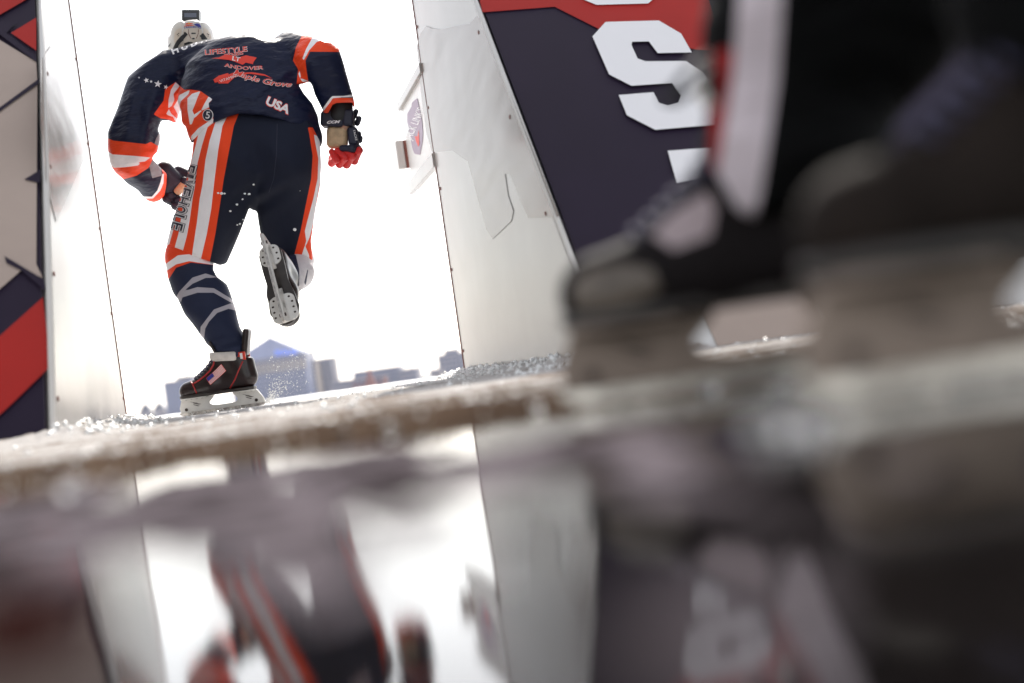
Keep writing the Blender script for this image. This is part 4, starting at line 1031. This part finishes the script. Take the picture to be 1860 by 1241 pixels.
def fpants(p):
    d = cone(p, hpc+up*.06, hpc-up*.03, .17, .18, r0, .8)
    for h_, k1, a_ in ((hp1, kn1, a1), (hp2, kn2, a2)):
        d = smin(d, cone(p, h_, k1, .125, .09), .03); d = smin(d, cone(p, k1+up*.03, a_-up*.07+r0*.01, .095, .084 if a_ is a1 else .105), .02)
    d = smin(d, cone(p, a1+r0*.085+up*.10, kn1+r0*.09, .115, .135), .03)
    d = d + .004*np.sin(p[:, 2]*60+3*np.sin(p[:, 0]*12))
    return smax(smax(d, a1[2]-.105-p[:, 2], .01), p[:, 2]-1.1, .02)
fp = dict(pale=[[(1345,-60),(1425,-60),(1412,150),(1385,330),(1365,440),(1298,440),(1300,330),(1330,150)]], red=[[(1295,90),(1335,90),(1318,210),(1300,330),(1290,330)], [(1300,440),(1400,440),(1400,520),(1300,500)]])
sdf_obj('pants', fpants, lo, hi, .010, M['pants'], pers, fp)
def fjack(p):
    d = cone(p, hpc+up*.10, chs, .17, .185, r0, .8); d = smin(d, cone(p, chs, nk, .13, .08), .05)
    for s_, e_, w_ in ((sh1, el1, wr1), (sh2, el2, wr2)):
        d = smin(d, cone(p, s_, e_, .085, .07), .05); d = smin(d, cone(p, e_, w_+r0*.03, .07, .055), .02)
    return d
sdf_obj('jacket', fjack, lo, hi, .014, simple('black jacket', (.006, .006, .008), .8, bumps=cb, spec=.1), pers)
def fhelm(p):
    d = cone(p, hd+up*.03, hd+up*.045+r0*.02, .115, .115)
    return np.maximum(d, -cone(p, hd-r0*.12-up*.06, hd-r0*.2-up*.06, .1, .1))
sdf_obj('helmet', fhelm, hd-.2, hd+.25, .007, M['helmet'], pers)
# loose lace ends beside the ankle
mb = MB(); la = [P(1290,105,1.25), P(1255,125,1.24), P(1232,150,1.235), P(1222,178,1.235)]
mb.tube(la, .0035, 7); mb.tube([P(1222,165,1.235), P(1221,186,1.235)], .009, 8); mb.tube([P(1300,120,1.25), P(1262,160,1.24), P(1235,178,1.235)], .003, 6)
mb.build('lace_ends', M['black'], pers, True)

# loose crumbs of ice and grit on the platform
clear = simple('clear ice', (.9, .9, .9), .06); clear.node_tree.nodes['Principled BSDF'].inputs['Transmission Weight'].default_value = .9
clear.node_tree.nodes['Principled BSDF'].inputs['IOR'].default_value = 1.31
for nm, mt, cnt, lb, big in (('ice_crumbs', ice_m, 4200, 'white ice crumbs scattered over the trodden platform', 1.0), ('grit', simple('brown grit', (.09, .06, .045), .6), 1500, 'brown grit lying along the drop into the puddle', .8)):
    mb = MB(); rnd = random.Random(len(nm))
    for i in range(cnt):
        if nm == 'grit': y = 1.3+abs(rnd.gauss(0, .35)); x = rnd.uniform(-1.1, 1.6)
        elif i % 3 == 0: y = rnd.uniform(3.6, 6.3); x = (XL+abs(rnd.gauss(0, .10))) if rnd.random() < .5 else (XR-abs(rnd.gauss(0, .10)))
        else: y = rnd.choice((rnd.uniform(1.2, 2.2), rnd.uniform(1.3, 6.4), rnd.uniform(3.5, 6.3))); x = rnd.uniform(-.32*y-.2, .60*y+.1)
        h_ = ground_h(x, y)
        if h_ < .0: continue
        r = big*(.0012+.0045*rnd.random()**4)*(1 if y < 2.5 else 1.5)*(1.5 if (nm != 'grit' and i % 3 == 0) else 1)
        c = np.array([x, y, h_+r*.3]); ang = rnd.random()*3
        a_ = np.array([math.cos(ang), math.sin(ang), .2*rnd.random()])*r*(.8+rnd.random()); b_ = np.array([-math.sin(ang), math.cos(ang), .2])*r*(.6+.6*rnd.random()); z_ = np.array([.2*rnd.random(), .1, 1])*r*(.6+.6*rnd.random())
        mb.add([c+a_, c-a_, c+b_, c-b_, c+z_, c-z_], [(0,2,4),(2,1,4),(1,3,4),(3,0,4),(2,0,5),(1,2,5),(3,1,5),(0,3,5)])
    tag(mb.build(nm, mt, None, True), lb, 'ice crumbs' if nm != 'grit' else 'grit', None, 'stuff')
# chunks of ice standing in the puddle
for i, (x, y, dpt, r) in enumerate([(1395,790,.78,.010), (1440,785,.80,.009), (1290,712,1.0,.006), (1425,705,1.05,.006), (1500,790,.75,.006), (130,905,1.0,.008)]):
    o = bpy.data.objects.new('ice_lump', chunk(40+i, r)); q = GF(x, y); q = CP+(q-CP)*1.0
    o.location = (q[0], q[1], max(0, ground_h(q[0], q[1]))+r*.6); COL.objects.link(o); o.data.materials[0] = clear
    tag(o, 'small clear ice lump glinting at the edge of the puddle', 'ice lump', 'ice lumps by the puddle')

# ------------------------------------------------------------------ the far city
#CITY
CD = 900.0
def c8(x, y): return (200+x/2.657, 560+y/2.657)
M['glassy'] = simple('blue grey facade', (.20, .22, .34), .4, var=.1, vscale=.05)
M['roofblue'] = simple('blue roof', (.11, .14, .28), .3)
M['stone'] = simple('grey stone', (.27, .25, .28), .7, var=.1, vscale=.05)
M['dark_win'] = simple('dark glazing', (.06, .07, .12), .2)
M['brick'] = simple('red brick', (.22, .07, .06), .7)
M['sandy'] = simple('sandy stone', (.40, .33, .28), .7)
M['signblue'] = simple('blue sign', (.005, .13, .80), .4)
UPV = np.array([0, 0, 1.0])
def hz(px, py, D):                                      # lateral offset and height at distance D
    q = P(px, py, D); return float((q-CP)@r0), float(q[2])
_wm = {}
def window_mat(pitch):
    k = round(pitch, 1)
    if k in _wm: return _wm[k]
    m_, t, b = newmat('window band'); b.inputs['Roughness'].default_value = .25
    tc = N(t, 'TexCoord'); dt = N(t, 'VectorMath', operation='DOT_PRODUCT'); dt.inputs[1].default_value = tuple(r0)
    t.links.new(tc.outputs['Object'], dt.inputs[0])
    dv = N(t, 'Math', operation='DIVIDE'); dv.inputs[1].default_value = k; t.links.new(dt.outputs['Value'], dv.inputs[0])
    fr = N(t, 'Math', operation='FRACT'); t.links.new(dv.outputs[0], fr.inputs[0])
    gt = N(t, 'Math', operation='GREATER_THAN'); gt.inputs[1].default_value = .4; t.links.new(fr.outputs[0], gt.inputs[0])
    mx = N(t, 'Mix', data_type='RGBA'); t.links.new(gt.outputs[0], mx.inputs['Factor']); mx.inputs['A'].default_value = (.22, .23, .32, 1); mx.inputs['B'].default_value = (.015, .025, .09, 1)
    t.links.new(mx.outputs['Result'], b.inputs['Base Color']); _wm[k] = m_; return m_
def block(name, label, pxl, pxr, pytop, D, depth, wall, rows=6, cols=8, group=None, win='dark_win'):
    """a block whose front spans two photo columns at the given roof height"""
    xl, _ = hz(pxl, pytop, D); xr, zt = hz(pxr, pytop-(pxr-pxl)*.07, D)
    zc = hz((pxl+pxr)/2, pytop, D)[1]
    c = CP + vv*D + r0*((xl+xr)/2); c[2] = 0; root = empty(name, (c[0], c[1], -14)); tag(root, label, 'building', group)
    hw = (xr-xl)/2; ax = [r0, vv, UPV]
    MB().box(c + UPV*((zc-14)/2), (hw, depth/2, (zc+14)/2), ax).build('wall', M[wall], root)
    MB().box(c + UPV*(zc+.4), (hw+.4, depth/2+.4, .4), ax).build('roof', M['stone'], root)
    H = zc+14
    wm = M[win]
    for j in range(rows):
        z = -14 + H*(j+.6)/rows
        if z+H/rows*.25 > zc: continue
        MB().box(c - vv*(depth/2+.1) + UPV*z, (hw*.94, .2, H/rows*.27), ax).build('window_band', window_mat(hw*1.88/cols), root)
    return root, c, hw, zc
def px8(x): return 200+x/2.657
# pyramid topped tower
root, c, hw, zc = block('office_tower', 'tall blue glass office tower with a pyramid roof and blue sign, behind the planted skate', px8(600), px8(965), 560+250/2.657, CD, 40, 'glassy', 12, 14)
apx, apz = hz(*c8(770, 138), CD)
apex = CP + vv*CD + r0*apx; apex[2] = apz
ax = [c + (r0*sx_*hw + vv*sy_*20) for sx_, sy_ in ((-1,-1),(1,-1),(1,1),(-1,1))]
for q in ax: q[2] = zc+1
MB().add(ax + [apex], [(0,1,4),(1,2,4),(2,3,4),(3,0,4),(3,2,1,0)]).build('pyramid_roof', M['roofblue'], root)
MB().tube([apex, apex+UPV*12], .6, 6).build('mast', M['stone'], root)
n_ = np.cross(ax[1]-ax[0], apex-ax[0]); pr = on_pl(ax[0]+0*n_, n_)
drape('sign_letters', [text_px('ECOLAB', c8(850, 213), 40, 10.5, -4, .07)], pr, M['signblue'], root, .8, 60, 1e9)
for i in range(16): MB().box(c - vv*20.5 + r0*(-hw+2*hw*(i+.5)/16) + UPV*(zc-5), (hw/16*.5, .4, 3.2), [r0, vv, UPV]).build('crown_pier', M['sandy'], root)
block('slab_tower', 'plain grey slab tower just right of the pyramid roofed tower', px8(985), px8(1080), 560+250/2.657, CD+40, 30, 'stone', 14, 4)
block('annex_tower', 'narrow pale annex between the pyramid roofed tower and the grey slab', px8(950), px8(1000), 560+262/2.657, CD+15, 24, 'sandy', 12, 2)
block('ribbed_tower', 'ribbed blue grey tower behind the toe of the planted skate', px8(285), px8(420), 560+352/2.657, CD+60, 35, 'glassy', 14, 10)
block('plant_tower', 'roof house of the ribbed tower, lower and set back', px8(335), px8(400), 560+334/2.657, CD+75, 20, 'stone', 3, 3)
block('long_block', 'long low blue grey office block right of the red roof', px8(1185), px8(1405), 560+298/2.657, CD+90, 40, 'glassy', 8, 16)
block('short_block', 'low grey block with upright windows at the end of the long block', px8(1405), px8(1490), 560+296/2.657, CD+50, 40, 'stone', 6, 10)
block('low_terrace', 'low brown terrace at the foot of the grey slab tower', px8(1080), px8(1240), 560+350/2.657, CD-60, 30, 'stone', 4, 10)
block('brick_hall', 'low red brick hall in front of the long blue block', px8(1180), px8(1330), 560+340/2.657, CD-90, 25, 'brick', 4, 8)
block('dark_tower', 'dark brick block with rooftop plant at the edge of the right gate wall', px8(1585), px8(1760), 560+222/2.657, CD-20, 40, 'stone', 8, 9)
block('penthouse', 'rooftop plant house standing above the dark brick block', px8(1615), px8(1680), 560+205/2.657, CD-10, 20, 'glassy', 3, 3)
block('sandy_house', 'small sandy building left of the dark brick block', px8(1545), px8(1600), 560+300/2.657, CD-80, 20, 'sandy', 4, 4)
# red steep roof
x_, z_ = hz(*c8(1243, 290), CD-120); xa, za = hz(*c8(1220, 345), CD-120); xb, zb = hz(*c8(1280, 355), CD-120)
b0 = CP + vv*(CD-120); b0[2] = 0
root = empty('church', tuple(b0 + r0*x_ - UPV*14)); tag(root, 'small church with a steep red pointed roof, left of the long block', 'building')
q = [b0 + r0*xa, b0 + r0*xb, b0 + r0*xb + vv*12, b0 + r0*xa + vv*12]
for v_ in q: v_[2] = za-6
ap = b0 + r0*x_ + vv*6; ap[2] = z_+1
MB().add(q+[ap], [(0,1,4),(1,2,4),(2,3,4),(3,0,4),(3,2,1,0)]).build('roof', M['brick'], root)
MB().box(b0 + r0*(xa+xb)/2 + vv*6 + UPV*((za-6-14)/2), ((xb-xa)/2-.5, 5.5, (za-6+14)/2-.1), [r0, vv, UPV]).build('wall', M['brick'], root)
MB().tube([ap, ap+UPV*5], .3, 6).build('finial', M['stone'], root)
for i, (x, y, lb) in enumerate(((168, 455, 'left of two thin dark church spires by the left gate wall'), (236, 450, 'right of two thin dark church spires by the left gate wall'))):
    X, Z = hz(*c8(x, y), CD-100); bb = CP + vv*(CD-100) + r0*X; bb[2] = 0
    root = empty('church_spire', tuple(bb-UPV*14)); tag(root, lb, 'spire', 'twin church spires')
    rr = 3.2; q = [bb + r0*a*rr + vv*b_*rr for a, b_ in ((-1,-1),(1,-1),(1,1),(-1,1))]
    for v_ in q: v_[2] = 0
    tp = bb.copy(); tp[2] = Z
    MB().add(q+[tp], [(0,1,4),(1,2,4),(2,3,4),(3,0,4),(3,2,1,0)]).build('spire_roof', M['dark_win'], root)
    MB().box(bb - UPV*7, (rr-.2, rr-.2, 6.95), [r0, vv, UPV]).build('tower_wall', M['stone'], root)
# trees on the far bank
leaf = simple('dark far foliage', (.035, .045, .05), .9)
rnd = random.Random(3)
def tree(px, py, D, w_):
    X, Z = hz(px, py, D); bb = CP + vv*D + r0*X; bb[2] = -14
    root = empty('far_tree', tuple(bb)); tag(root, 'dark bare winter tree low on the skyline', 'tree', 'trees along the far skyline')
    H = Z+14; MB().tube([bb, bb+UPV*H*.7], [.6, .2], 6).build('trunk', leaf, root)
    mb = MB()
    for i in range(260):
        a = rnd.random()*6.28; u_ = rnd.random()**.5; zz = rnd.random(); r_ = w_*u_*math.sin(math.pi*(.15+.8*zz))
        p = bb + r0*math.cos(a)*r_ + vv*math.sin(a)*r_ + UPV*H*(.35+.65*zz); s_ = .35+rnd.random()*.5
        t1 = np.array([rnd.gauss(0,1) for _ in range(3)]); t1 /= np.linalg.norm(t1); t2 = np.cross(t1, [.3,.5,.8]); t2 /= np.linalg.norm(t2)
        mb.add([p-t1*s_, p+t2*s_, p+t1*s_, p-t2*s_], [(0,1,2,3)])
    mb.build('crown', leaf, root)
for x, y in ((90, 536), (112, 530), (140, 533), (200, 522), (270, 520), (305, 518), (1520, 330)):
    tree(*c8(x, y), CD-150, 5+rnd.random()*3)

# ------------------------------------------------------------------ haze
m_, t, b = newmat('haze'); t.nodes.remove(b)
pv = N(t, 'VolumePrincipled'); pv.inputs['Color'].default_value = (.86, .9, 1, 1); pv.inputs['Density'].default_value = .00015; pv.inputs['Anisotropy'].default_value = .2
t.links.new(pv.outputs[0], t.nodes['Material Output'].inputs['Volume'])
hb = MB().box((0, 1000, 30), (1400, 1400, 45.0)).build('haze', m_); hb['kind'] = 'stuff'
print('done')
